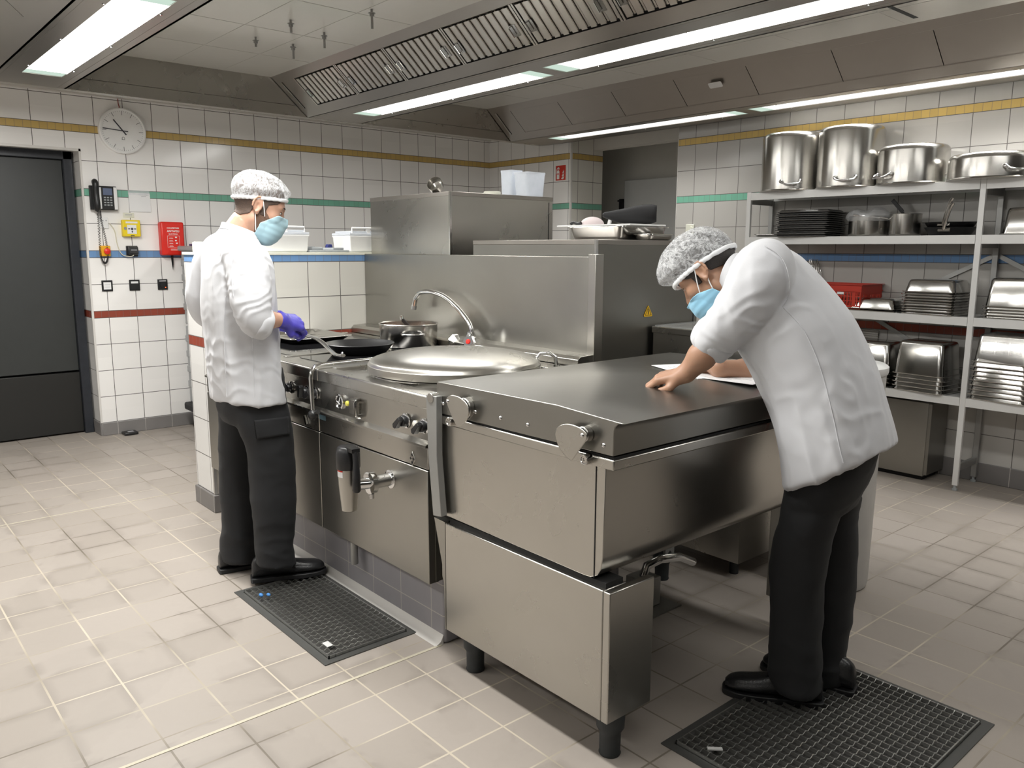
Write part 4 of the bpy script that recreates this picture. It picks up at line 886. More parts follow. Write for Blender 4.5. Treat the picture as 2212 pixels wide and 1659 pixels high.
MB().prism([(0, 0), (.11, 0), (.105, .012), (.05, .020), (.035, .050), (.015, .055), (0, .050)], (-4.48, 1.585, zl), (1, .35, 0), (0, 0, 1), (-.02, .07, 0)).build('dispenser_body', M['cream'], d, bevel=.003)

# ------------------------------------------------------------------ insulated trolley behind the low wall
tr = thing('food_trolley', 'grey insulated food trolley standing behind the low tiled wall', 'trolley', (-6.1, 2.5, 0))
gp = plain('trolley_grey', (.33, .34, .345, 1), .45)
for i, (a, b_) in enumerate(((.22, .82), (.835, 1.40))):
    m = MB(); m.box(-6.44, -5.75, 2.19, 2.95, a, b_)
    for j in range(1, 5): zz = a+(b_-a)*j/5; m.box(-6.446, -5.744, 2.184, 2.956, zz-.004, zz+.05)
    m.build('insulated_box', gp, tr, bevel=.008)
MB().box(-6.46, -5.73, 2.17, 2.97, 1.40, 1.437).build('top_lid', gp, tr, bevel=.01)
MB().box(-6.47, -5.72, 2.15, 2.98, .155, .215).build('bumper', M['black_matt'], tr, bevel=.015)
MB().box(-6.02, -5.96, 2.165, 2.19, .80, .85).build('latch', M['black'], tr, bevel=.004)
for x in (-6.38, -5.82):
    for y in (2.26, 2.88): MB().cyl((x-.02, y, .07), (x+.02, y, .07), .07, n=24).bar((x, y, .07), (x, y, .16), .03, .03).build('castor', M['black'], tr)
o = MB().box(-6.34, -6.20, 2.22, 2.26, 1.4375, 1.452).build('pen_case', M['blue_pl'], bevel=.004); tag(o, 'small blue case lying on the grey trolley', 'case')

# ------------------------------------------------------------------ things on the clock wall
WX = -6.6
def wbox(m, y0, y1, z0, z1, d0, d1, mi=0): return m.box(WX+d0, WX+d1, y0, y1, z0, z1, mi)
ck = thing('wall_clock', 'round white wall clock with black hands above the telephone', 'clock', (WX, 1.868, 2.273))
ccy, ccz, cr_ = 1.868, 2.273, .163
MB().lathe([(cr_, 0), (cr_, .038), (cr_-.006, .044), (cr_-.011, .044), (cr_-.013, .036), (0, .036)], (WX, ccy, ccz), 64, (1, 0, 0)).build('case', M['dial'], ck, smooth=40)
m = MB()
for i in range(60):
    a = math.radians(6*i); L, w = (.030, .0028) if i % 5 == 0 else (.007, .0012)
    e = np.array([0, math.sin(a), math.cos(a)]); m.bar(np.array([WX+.0365, ccy, ccz])+e*(cr_-.020-L), np.array([WX+.0365, ccy, ccz])+e*(cr_-.020), w, .0012, (1, 0, 0))
m.build('dial_marks', M['ink'], ck, smooth=0)
def hand(ang, L, t, w, x, nm):
    a = math.radians(ang); e = np.array([0, math.sin(a), math.cos(a)]); c = np.array([WX+x, ccy, ccz]); MB().bar(c-e*t, c+e*L, w, .0015, (1, 0, 0)).build(nm, M['ink'], ck, smooth=0)
hand(-39, .098, .035, .008, .039, 'hour_hand'); hand(-86, .138, .035, .006, .042, 'minute_hand')
m = MB(); m.tube([(WX+.0368, ccy+.009*math.sin(a), ccz-.052+.009*math.cos(a)) for a in np.linspace(-2.5, 2.5, 14)], .0011, 6); m.bar((WX+.0368, ccy-.012, ccz-.062), (WX+.0368, ccy+.012, ccz-.062), .002, .001, (1, 0, 0)); m.build('dial_emblem', M['ink'], ck, smooth=0)
MB().tube([(WX+.004, ccy-.008, ccz+.155), (WX+.004, ccy-.004, ccz+.175), (WX+.004, ccy-.010, ccz+.20), (WX+.004, ccy-.010, 2.505)], .003, 8).build('supply_wire', M['wire_red'], ck)
# telephone
ph = thing('wall_telephone', 'black wall telephone with a hanging coiled cord beside the dark doorway', 'telephone', (WX, 1.70, 1.78))
m = MB(); wbox(m, 1.605, 1.790, 1.695, 1.868, .03, .05); wbox(m, 1.66, 1.73, 1.70, 1.80, 0, .03); m.build('base', M['black'], ph, bevel=.004)
m = MB(); wbox(m, 1.682, 1.768, 1.700, 1.865, .05, .056); m.build('face_plate', M['black'], ph, bevel=.003)
m = MB(); wbox(m, 1.765, 1.792, 1.700, 1.862, .048, .055); wbox(m, 1.668, 1.682, 1.702, 1.858, .05, .058); m.build('silver_trim', M['alu'], ph, bevel=.003)
m = MB(); wbox(m, 1.694, 1.756, 1.802, 1.852, .056, .0575); m.build('screen', M['screen'], ph)
for i in range(4):
    for j in range(3):
        m = MB(); wbox(m, 1.697+j*.021, 1.711+j*.021, 1.781-i*.018, 1.790-i*.018, .056, .0585); m.build('key', M['grey_pl'], ph)
m = MB(); m.tube(smooth_path([(WX+.062, 1.640, 1.892), (WX+.082, 1.640, 1.880), (WX+.078, 1.640, 1.80), (WX+.082, 1.643, 1.72), (WX+.062, 1.645, 1.700)], 5), .021, 14, sy=1.15)
m.build('handset', M['black'], ph, smooth=60)
hel = []; path = smooth_path([(WX+.055, 1.647, 1.70), (WX+.04, 1.652, 1.62), (WX+.035, 1.650, 1.45), (WX+.035, 1.652, 1.36), (WX+.035, 1.668, 1.312), (WX+.035, 1.690, 1.320), (WX+.035, 1.700, 1.38), (WX+.035, 1.690, 1.50), (WX+.035, 1.672, 1.62), (WX+.045, 1.664, 1.70)], 10)
tot = len(path); turns = 82
for i in range(turns*8):
    f_ = i/(turns*8-1)*(tot-1); k_ = min(int(f_), tot-2); fr_ = f_-k_; c_ = path[k_]*(1-fr_)+path[k_+1]*fr_; tdir = nrm(path[k_+1]-path[k_]); u_, v_, _ = frame(tdir, (1, 0, 0)); a = 2*math.pi*i/8; hel.append(c_+.0062*(math.cos(a)*u_+math.sin(a)*v_))
MB().tube(hel, .0018, 5).build('coiled_cord', M['black'], ph, smooth=80)
o = MB(); wbox(o, 1.885, 2.038, 1.692, 1.832, .001, .003); o.v = [(x+.006*max(0, (1.73-z)/.04), y, z) for x, y, z in o.v]
nt = tag(o.build('notice_sheet', M['paper']), 'printed white sheet in a clear sleeve on the wall above the yellow alarm box', 'notice')
sl = MB(); wbox(sl, 1.882, 2.036, 1.690, 1.850, .003, .0036); sl.build('clear_sleeve', M['clear'], nt)
ln = MB()
for i, (a, b_, zq) in enumerate(((1.965, 2.02, 1.818), (1.975, 2.01, 1.806), (1.905, 1.965, 1.790), (1.975, 2.015, 1.790), (1.905, 1.945, 1.778), (1.905, 1.97, 1.762), (1.905, 1.955, 1.750), (1.905, 1.98, 1.737), (1.99, 2.02, 1.737), (1.905, 1.925, 1.715), (1.99, 2.01, 1.713), (1.915, 1.945, 1.703))): ln.box(WX+.0036, WX+.0042, a, b_, zq-.0018, zq+.0018)
ln.build('printed_lines', M['ink_grey'], nt, smooth=0)
o = MB(); wbox(o, 1.836, 1.914, 1.646, 1.682, .0005, .003); lb = tag(o.build('label_strip', M['cream'], bevel=.001), 'narrow cream label stuck above the yellow alarm box', 'label')
ln = MB(); ln.box(WX+.003, WX+.0034, 1.850, 1.900, 1.667, 1.670); ln.box(WX+.003, WX+.0034, 1.850, 1.897, 1.657, 1.660); ln.build('printed_lines', M['ink_grey'], lb, smooth=0)
al = thing('call_point', 'square yellow manual alarm box on the wall under the notice', 'alarm box', (WX, 1.878, 1.565))
m = MB(); wbox(m, 1.815, 1.942, 1.505, 1.628, 0, .045); m.build('housing', M['yellow'], al, bevel=.005)
m = MB(); wbox(m, 1.846, 1.912, 1.526, 1.592, .045, .0465); pl = m.build('press_panel', M['paper'], al)
m = MB(); m.cyl((WX+.0465, 1.880, 1.562), (WX+.048, 1.880, 1.562), .009, n=20); m.prism([(-.006, 0), (0, .008), (.006, 0), (0, -.008)], (WX+.0465, 1.880, 1.541), (0, 1, 0), (0, 0, 1), (.001, 0, 0))
for s_ in (-1, 1): m.bar((WX+.047, 1.880+s_*.014, 1.562), (WX+.047, 1.880+s_*.028, 1.562), .008, .001, (1, 0, 0))
m.build('press_mark', M['ink'], pl, smooth=0)
m = MB(); wbox(m, 1.838, 1.922, 1.603, 1.616, .045, .0465); m.build('top_label', M['paper'], al)
m = MB(); m.cyl((WX+.045, 1.833, 1.565), (WX+.047, 1.833, 1.565), .011, n=20); m.build('key_hole', M['alu_dark'], al)
m = MB(); wbox(m, 1.868, 1.895, 1.511, 1.516, .045, .0462); m.build('maker_mark', M['ink'], al)
es = thing('emergency_stop', 'amber emergency switch with a red mushroom button behind the telephone cord', 'switch', (WX, 1.68, 1.40))
m = MB(); wbox(m, 1.650, 1.722, 1.358, 1.436, 0, .035); m.build('housing', M['amber'], es, bevel=.006)
MB().lathe([(.012, 0), (.012, .012), (.022, .016), (.022, .028), (.014, .033), (0, .034)], (WX+.035, 1.692, 1.396), 24, (1, 0, 0)).build('mushroom_button', M['red'], es, smooth=50)
sk = thing('wall_socket', 'white double socket on the wall below the telephone', 'socket', (WX, 1.69, 1.60))
m = MB(); wbox(m, 1.660, 1.727, 1.562, 1.640, 0, .012); m.build('plate', M['white_pl'], sk, bevel=.002)
m = MB()
for y in (1.690, 1.712): m.cyl((WX+.012, y, 1.620), (WX+.0125, y, 1.620), .005, n=12)
m.build('outlet_holes', M['ink_grey'], sk)
do = thing('data_outlet', 'black angled outlet with a cream cable, below the yellow alarm box', 'outlet', (WX, 1.878, 1.395))
m = MB(); wbox(m, 1.838, 1.920, 1.356, 1.436, 0, .012); m.build('frame', M['black'], do, bevel=.003)
m = MB().prism([(0, 0), (.042, -.004), (.050, -.048), (.046, -.056), (0, -.066)], (WX+.010, 1.846, 1.432), (1, 0, 0), (0, 0, 1), (0, .066, 0)); m.build('cover', M['black'], do, bevel=.003)
m = MB(); m.box(WX+.060, WX+.061, 1.858, 1.900, 1.402, 1.408) ; m.build('outlet_label', M['ink_grey'], do)
MB().tube(smooth_path([(WX+.012, 1.735, 1.60), (WX+.015, 1.765, 1.545), (WX+.018, 1.775, 1.45), (WX+.022, 1.800, 1.375), (WX+.030, 1.850, 1.357), (WX+.035, 1.878, 1.362), (WX+.035, 1.880, 1.37)], 6), .0032, 8).build('cable', M['beige_cable'], do, smooth=80)
for i, (y0, y1, lbl, kind) in enumerate(((1.648, 1.724, 'black framed wall plate with a white insert, left of the three in a row', 0), (1.842, 1.918, 'black wall switch with a white strip, middle of the three in a row', 1), (2.050, 2.125, 'black wall switch with a small red light, right of the three in a row', 2))):
    s_ = thing('wall_switch', lbl, 'switch', (WX, (y0+y1)/2, 1.138), 'three switches in a row')
    m = MB(); wbox(m, y0, y1, 1.098, 1.180, 0, .011); m.build('frame', M['black'], s_, bevel=.003)
    if kind == 0:
        m = MB(); wbox(m, y0+.012, y1-.012, 1.112, 1.166, .011, .0125); m.build('insert', M['paper'], s_)
        m = MB(); wbox(m, y0+.018, y1-.018, 1.147, 1.149, .0125, .013); wbox(m, y0+.018, y1-.018, 1.129, 1.131, .0125, .013); m.build('printed_lines', M['ink_grey'], s_)
    if kind == 1:
        m = MB(); wbox(m, y0+.012, y1-.012, 1.153, 1.168, .011, .0125); m.build('label_strip', M['paper'], s_)
        m = MB(); wbox(m, y0+.010, y1-.010, 1.108, 1.150, .011, .014); m.build('rocker', M['black_matt'], s_, bevel=.002)
    if kind == 2:
        m = MB(); m.cyl((WX+.011, (y0+y1)/2, 1.138), (WX+.018, (y0+y1)/2, 1.138), .022, n=24); m.build('rotary', M['black_matt'], s_)
        m = MB(); m.cyl((WX+.011, y1-.018, 1.116), (WX+.014, y1-.018, 1.116), .004, n=10); m.build('pilot_light', M['led'], s_)
        m = MB(); wbox(m, y0+.012, y1-.012, 1.164, 1.170, .011, .012); m.build('label_strip', M['paper'], s_)
fb = thing('fire_blanket_box', 'red fire blanket box on the wall with white lettering', 'fire blanket', (WX, 2.17, 1.49))
m = MB(); wbox(m, 2.080, 2.255, 1.365, 1.620, 0, .075); m.build('case', M['red'], fb, bevel=.012)
m = MB(); wbox(m, 2.128, 2.210, 1.395, 1.585, .0752, .0758); m.build('sticker', M['red'], fb)
X_ = WX+.0765
for txt, sz, zz in (('COUVERTURE', .0145, 1.572), ('ANTI-FEU', .0215, 1.549), ('BLUS DEKEN', .0120, 1.527)): text_mesh(txt, sz, (X_, 2.170, zz), (0, 1, 0), (0, 0, 1), M['white_print'], 'lettering', fb, bold=True)
m = MB(); z0, z1, y0, y1 = 1.425, 1.515, 2.124, 2.216
m.box(X_-.0006, X_, y0, y1, z1-.0015, z1); m.box(X_-.0006, X_, y0, y1, z0, z0+.0015); m.box(X_-.0006, X_, y0, y0+.0015, z0, z1); m.box(X_-.0006, X_, y1-.0015, y1, z0, z1)
for i in range(4):
    zz = 1.498-i*.020; m.box(X_-.0006, X_, y0+.014, y0+.040, zz-.001, zz+.001); m.box(X_-.0006, X_, y0+.012, y0+.044, zz-.006, zz-.0045)
for y, zz in ((2.192, 1.503), (2.190, 1.478), (2.196, 1.458)): m.box(X_-.0006, X_, y-.010, y+.004, zz-.004, zz+.004)
for i in range(2): m.box(X_-.0006, X_, 2.145, 2.195, 1.412-i*.008, 1.4145-i*.008)
m.build('instructions', M['white_print'], fb, smooth=0)
m = MB(); m.prism([(-.010, 0), (.010, 0), (.007, -.07), (.001, -.115), (-.005, -.07)], (WX+.03, 2.165, 1.366), (0, 1, 0), (0, 0, 1), (.004, 0, 0)); m.build('pull_strap', M['black'], fb)
o = MB().box(-6.575, -6.48, 1.700, 1.800, .001, .022).build('bait_box', M['black'], bevel=.006); tag(o, 'small flat black box on the floor at the foot of the clock wall', 'box')
m = MB().box(-6.545, -6.51, 1.735, 1.775, .0222, .0227); m.build('box_label', M['ink_grey'], o)
# extinguisher sign on the back wall
sg = thing('extinguisher_sign', 'red and white fire extinguisher sign on the back wall corner', 'sign', (-5.55, 5.4, 2.125))
m = MB(); m.box(-5.625, -5.478, 5.3975, 5.3995, 2.050, 2.200); m.build('border', M['white_print'], sg)
m = MB(); m.box(-5.617, -5.486, 5.3965, 5.3975, 2.058, 2.192); m.build('field', M['sign_red'], sg)
m = MB(); y = 5.3963
rr = [(-.017, 0), (.017, 0), (.017, .068), (.013, .078), (-.013, .078), (-.017, .068)]
m.prism(rr, (-5.585, y, 2.070), (1, 0, 0), (0, 0, 1), (0, -.0006, 0)); m.prism([(-.005, 0), (.005, 0), (.005, .012), (-.005, .012)], (-5.585, y, 2.149), (1, 0, 0), (0, 0, 1), (0, -.0006, 0))
m.prism([(-.018, 0), (.012, .002), (.020, -.008), (.014, .012), (0, .016), (-.010, .010)], (-5.585, y, 2.162), (1, 0, 0), (0, 0, 1), (0, -.0006, 0)); m.tube([(-5.600, y, 2.160), (-5.608, y, 2.150), (-5.610, y, 2.120)], .0025, 6)
for k_, (fx_, fz_) in enumerate(((0, 0), (.004, .028), (.006, .056))):
    s_ = 1-.18*k_
    m.prism([(-.020*s_, .004), (-.006*s_, -.004), (.012*s_, 0), (.020*s_, .020*s_), (.014*s_, .044*s_), (.012*s_, .020*s_), (.002*s_, .012*s_), (-.002*s_, .034*s_), (-.006*s_, .012*s_)], (-5.524+fx_, y, 2.070+fz_), (1, 0, 0), (0, 0, 1), (0, -.0006, 0))
m.build('pictogram', M['white_print'], sg, smooth=0)
m = MB(); m.box(-5.596, -5.574, y-.0012, y-.0006, 2.112, 2.122); m.build('pictogram_band', M['sign_red'], sg)
ws = thing('wall_plate', 'small white switch plate on the tiled wall above the leaning cook', 'switch', (-4.05, 5.4, 1.585))
MB().box(-4.092, -4.012, 5.388, 5.3995, 1.545, 1.625).build('frame', M['cream'], ws, bevel=.003); MB().cyl((-4.04, 5.388, 1.592), (-4.04, 5.378, 1.592), .014, n=20).build('button', M['cream'], ws)
MB().box(-5.60, -5.54, 5.394, 5.3995, 1.46, 1.53)

# ------------------------------------------------------------------ floor gratings
def grating(x0, x1, y0, y1, label, nx, ny):
    g = thing('floor_grating', label, 'grating', ((x0+x1)/2, (y0+y1)/2, 0), 'floor gratings')
    m = MB()
    for a, b_, c_, d_ in ((x0, x1, y0, y0+.028), (x0, x1, y1-.028, y1), (x0, x0+.028, y0+.028, y1-.028), (x1-.028, x1, y0+.028, y1-.028)): m.box(a, b_, c_, d_, .0, .004)
    m.build('rim', M['gasket'], g)
    m = MB().box(x0+.02, x1-.02, y0+.02, y1-.02, .0003, .0012); m.build('drain_pit', M['pit'], g)
    a0, a1, b0, b1 = x0+.030, x1-.030, y0+.030, y1-.030
    m = MB()
    for p_, q_, s_, t_ in ((a0, a1, b0, b0+.004), (a0, a1, b1-.004, b1), (a0, a0+.004, b0, b1), (a1-.004, a1, b0, b1)): m.box(p_, q_, s_, t_, .0015, .014)
    m.build('edge_bar', M['galv'], g)
    m = MB()
    for i in range(1, ny): y = b0+(b1-b0)*i/ny; m.box(a0, a1, y-.0011, y+.0011, .0015, .0125)
    m.build('bearing_bars', M['galv'], g)
    m = MB()
    for i in range(1, nx):
        x = a0+(a1-a0)*i/nx; pts = [(x+(.0045 if j % 2 else -.0045)*0+.006*math.sin(math.pi*j), b0+(b1-b0)*j/(ny*2), .010+.0035*math.cos(math.pi*j)) for j in range(ny*2+1)]
        m.tube(pts, .0014, 5)
    m.build('twisted_rods', M['galv'], g, smooth=60)
    return g
gr = grating(-3.16, -2.37, 1.205, 1.588, 'steel floor grating in front of the range, under the standing cook’s shoe', 24, 12)
MB().box(-2.50, -2.46, 1.262, 1.285, .0145, .0165).build('clip', M['alu'], gr)
gr = grating(-1.335, -.735, 1.735, 2.58, 'steel floor grating under the leaning cook’s shoes', 22, 26)
MB().bar((-1.22, 1.80, .016), (-1.19, 1.83, .016), .012, .004).build('clip', M['alu'], gr)
o = MB(); o.sphere((-3.02, 1.262, .022), .012, 10, sc=(1.2, .7, .6)); o.sphere((-3.00, 1.285, .024), .010, 10, sc=(1.3, .8, .6)); tag(o.build('glove_scrap', M['blue_scrap'], smooth=60), 'torn blue scrap lying on the grating beside the shoe', 'scrap')
# papers on the tilting pan
for nm, pts, zz, lb in (('document_sheet', [(-1.905, 2.335), (-1.60, 2.205), (-1.515, 2.415), (-1.815, 2.545)], .9965, 'white paper sheet under the writing hand on the pan lid'), ('document_sheet', [(-1.70, 2.215), (-1.412, 2.235), (-1.425, 2.445), (-1.71, 2.430)], .9980, 'upper white paper sheet close to the belly of the leaning cook')):
    m = MB().prism(pts, (0, 0, 0), (1, 0, 0), (0, 1, 0), (0, 0, .0012)); m.v = [(x, y, z+zz) for x, y, z in m.v]; d_ = tag(m.build(nm, M['paper']), lb, 'paper')
    ln = MB(); c_ = np.mean(np.array(pts), 0); ux = nrm(np.array([*(np.array(pts[1])-np.array(pts[0])), 0])); uy = nrm(np.cross([0, 0, 1], ux))
    for i in range(8): p0 = np.array([*c_, zz+.0014])+uy*(-.075+i*.02); ln.bar(p0-ux*.11, p0+ux*(.05+.05*((i*7) % 3)/2), .002, .0003)
    ln.build('printed_lines', M['ink_grey'], d_, smooth=0)
# ------------------------------------------------------------------ people
def skin_mat(name, a, b):
    t = NT(name); p = t.objc(); n = t.noise(p, 18, 4, .6)
    t.set(Base_Color=t.mix(n, a, b), Roughness=.48); t.b.inputs['Subsurface Weight'].default_value = .12
    t.b.inputs['Subsurface Radius'].default_value = (.012, .005, .003); t.b.inputs['Subsurface Scale'].default_value = .6
    t.bump(t.noise(p, 220, 2), .12, .0006); return t.mat
def cloth_mat(name, c, rough=.85, weave=900, sheen=.2, var=.03):
    t = NT(name); p = t.objc(); n = t.noise(p, 6, 3)
    t.set(Base_Color=t.mix(n, tuple(x*(1-var) for x in c)+(1,), tuple(min(1, x*(1+var)) for x in c)+(1,)), Roughness=rough)
    t.b.inputs['Sheen Weight'].default_value = sheen; t.bump(t.noise(p, weave*.25, 2), .12, .0008); return t.mat
def net_mat(name):
    t = NT(name); p = t.objc(); tr = t.n('ShaderNodeBsdfTransparent'); m = t.n('ShaderNodeMixShader')
    def streak(sc, lo, hi, dist):
        v = t.scl(p, sc); n = t.noise(v, 1.0, 4, .6, dist); r = t.math('SUBTRACT', 1.0, t.math('MULTIPLY', t.math('ABSOLUTE', t.math('SUBTRACT', n, .5)), 17.0), clamp=True)
        return r
    a = streak((16, 60, 30), 0, 1, 1.2); b = streak((70, 14, 40), 0, 1, .8); n3 = t.noise(p, 22, 3, .6)
    f = t.math('ADD', t.math('ADD', .04, t.math('MULTIPLY', n3, .12)), t.math('ADD', t.math('MULTIPLY', a, .42), t.math('MULTIPLY', b, .26)), clamp=True)
    t.set(Base_Color=(.70, .71, .72, 1), Roughness=.7)
    t.link(f, m.inputs[0]); t.link(tr.outputs[0], m.inputs[1]); t.link(t.b.outputs[0], m.inputs[2]); t.link(m.outputs[0], t.out.inputs[0]); return t.mat
M['skinA'] = skin_mat('skin_tan', (.44, .245, .165, 1), (.53, .31, .22, 1)); M['skinB'] = skin_mat('skin_olive', (.36, .195, .118, 1), (.44, .25, .165, 1))
M['jacket'] = cloth_mat('white_cotton', (.61, .615, .64)); M['trousers'] = cloth_mat('black_cotton', (.0095, .0100, .0115), .8, 900, .03, .2)
M['glove'] = plain('violet_glove', (.055, .045, .36, 1), .38, 0, .1, 40, bump=.2, bscale=120); M['mask'] = cloth_mat('pale_blue_mask', (.40, .60, .68), .75, 700, .1); M['maskB'] = cloth_mat('sky_blue_mask', (.30, .60, .80), .75, 700, .1)
M['hair'] = plain('dark_hair', (.016, .011, .009, 1), .5, 0, .6, 160, bump=.6, bscale=400); M['hairA'] = plain('short_brown_hair', (.085, .055, .040, 1), .6, 0, .5, 200, bump=.5, bscale=500)
M['stubble'] = plain('stubble', (.17, .095, .062, 1), .6, 0, .45, 300, bump=.5, bscale=600); M['net'] = net_mat('hair_net'); M['net_edge'] = cloth_mat('net_edge', (.80, .81, .82), .8)
M['eye_white'] = plain('eye_white', (.75, .72, .68, 1), .2); M['iris'] = plain('dark_iris', (.02, .012, .008, 1), .15); M['elastic'] = plain('white_elastic', (.80, .80, .80, 1), .7)
M['leather'] = plain('black_leather', (.012, .012, .013, 1), .34, 0, .2, 30, bump=.25, bscale=180); M['sole'] = plain('rubber_sole', (.009, .009, .010, 1), .55)
M['brow'] = M['hair']; M['piping'] = plain('red_piping', (.40, .03, .03, 1), .7)

def grid(lo, hi, h):
    n = [max(3, int(math.ceil((hi[i]-lo[i])/h))+1) for i in range(3)]
    ax = [lo[i]+h*np.arange(n[i]) for i in range(3)]
    return np.stack(np.meshgrid(*ax, indexing='ij'), -1).astype(np.float32)
def s_rc(P, a, b, ra, rb):
    a = np.asarray(a, np.float32); b = np.asarray(b, np.float32); ba = b-a; pa = P-a
    t = np.clip((pa@ba)/max(float(ba@ba), 1e-9), 0, 1); return np.linalg.norm(pa-t[..., None]*ba, axis=-1)-(ra+(rb-ra)*t)
def s_ell(P, c, r, rot=None):
    q = P-np.asarray(c, np.float32)
    if rot is not None: q = q@np.asarray(rot, np.float32)
    r = np.asarray(r, np.float32); k0 = np.linalg.norm(q/r, axis=-1); k1 = np.linalg.norm(q/(r*r), axis=-1); return k0*(k0-1)/np.maximum(k1, 1e-6)
def smin(a, b, k): h = np.maximum(k-np.abs(a-b), 0)/k; return np.minimum(a, b)-h*h*k*.25
def smax(a, b, k): return -smin(-a, -b, k)
def polygonise(D, lo, h):
    g = openvdb.FloatGrid(); g.copyFromArray(np.ascontiguousarray(D, np.float32)); pts, quads = g.convertToQuads(0.0)
    pts = np.asarray(pts, float)*h+np.asarray(lo); q = np.asarray(quads, int)
    a, b, c = pts[q[:, 0]], pts[q[:, 1]], pts[q[:, 2]]
    if np.einsum('ij,ij->i', a-np.asarray(lo), np.cross(b-a, c-a)).sum() < 0: q = q[:, ::-1]
    return pts, [tuple(r) for r in q]
class Frame:
    def __init__(s, o, R): s.o = np.asarray(o, float); s.R = np.asarray(R, float)      # R columns = local axes in world
    def w(s, p): return np.asarray(p, float)@s.R.T+s.o

def head_field(P):
    """front is +y, up is +z, origin between the ears; returns (skull+face without ears, with everything)"""
    X = np.abs(P[..., 0]); Q = P.copy(); Q[..., 0] = X
    d = s_ell(P, (0, -.012, .042), (.077, .097, .088))
    d = smin(d, s_ell(P, (0, .035, .000), (.066, .064, .082)), .03)
    d = smin(d, s_ell(P, (0, .038, -.055), (.054, .052, .062)), .03)
    d = smin(d, s_rc(Q, (.050, -.004, -.055), (.014, .066, -.096), .017, .021), .03)
    d = smin(d, s_rc(P, (0, .066, -.092), (0, .072, -.100), .021, .019), .02)
    d = smin(d, s_rc(P, (0, -.022, -.05), (0, -.045, -.15), .052, .056), .03)
    d = smin(d, s_ell(Q, (.042, .062, -.020), (.024, .022, .022)), .02)            # cheek
    d = smin(d, s_rc(Q, (.010, .092, .030), (.042, .077, .030), .009, .009), .014)  # brow ridge
    soft = d
    d = smax(d, -s_ell(Q, (.031, .100, .012), (.018, .015, .012)), .012)
    nose = s_rc(P, (0, .092, .018), (0, .113, -.026), .0085, .0115)
    nose = smin(nose, s_ell(Q, (.012, .100, -.030), (.009, .010, .008)), .008)
    d = smin(d, nose, .010); soft = smin(soft, nose, .012)
    d = smin(d, s_ell(Q, (.031, .081, .011), (.0135, .0125, .0115)), .002)
    d = smin(d, s_rc(Q, (.018, .0905, .018), (.043, .083, .018), .0035, .0035), .004)    # upper lid
    d = smin(d, s_rc(Q, (0, .090, -.060), (.020, .082, -.062), .0055, .003), .006); d = smin(d, s_rc(Q, (0, .089, -.070), (.018, .080, -.068), .006, .003), .006)
    ear = s_ell(Q, (.0825, -.013, .003), (.0055, .017, .027)); prev = None
    for k in range(11):                                                   # helix rim
        t = math.radians(205-k*29); cur = (.0835+.010*(.5-.5*math.cos(t))*.9, -.013+.0185*math.cos(t), .004+.030*math.sin(t))
        if prev is not None: ear = smin(ear, s_rc(Q, prev, cur, .0040, .0040), .004)
        prev = cur
    ear = smin(ear, s_ell(Q, (.0815, -.004, -.027), (.0060, .0080, .0100)), .005)                # lobe
    ear = smax(ear, -s_ell(Q, (.0915, -.009, .000), (.0085, .0085, .0130)), .004)
    ear = smin(ear, s_rc(Q, (.077, .004, -.003), (.080, .003, -.008), .0050, .0042), .003)       # tragus
    ear = smin(ear, s_rc(Q, (.085, -.022, .014), (.086, -.020, -.010), .0030, .0030), .003)      # antihelix
    d = smin(d, ear, .006)
    return soft, d
H_LO, H_HI, H_H = (-.125, -.165, -.165), (.125, .165, .19), .0021
H_P = grid(H_LO, H_HI, H_H); H_SOFT, H_ALL = head_field(H_P)
def plane_convex(P, poly):
    """signed distance-like field of a convex polygon in the (y,z) plane (negative inside)"""
    d = None; n = len(poly); c = np.mean(poly, 0)
    for i in range(n):
        a = np.array(poly[i]); b = np.array(poly[(i+1) % n]); e = b-a; nn = np.array([e[1], -e[0]])/np.linalg.norm(e)
        if nn@(c-a) > 0: nn = -nn
        f = (P[..., 1]-a[0])*nn[0]+(P[..., 2]-a[1])*nn[1]; d = f if d is None else np.maximum(d, f)
    return d
def head_mesh(field): return polygonise(field, H_LO, H_H)

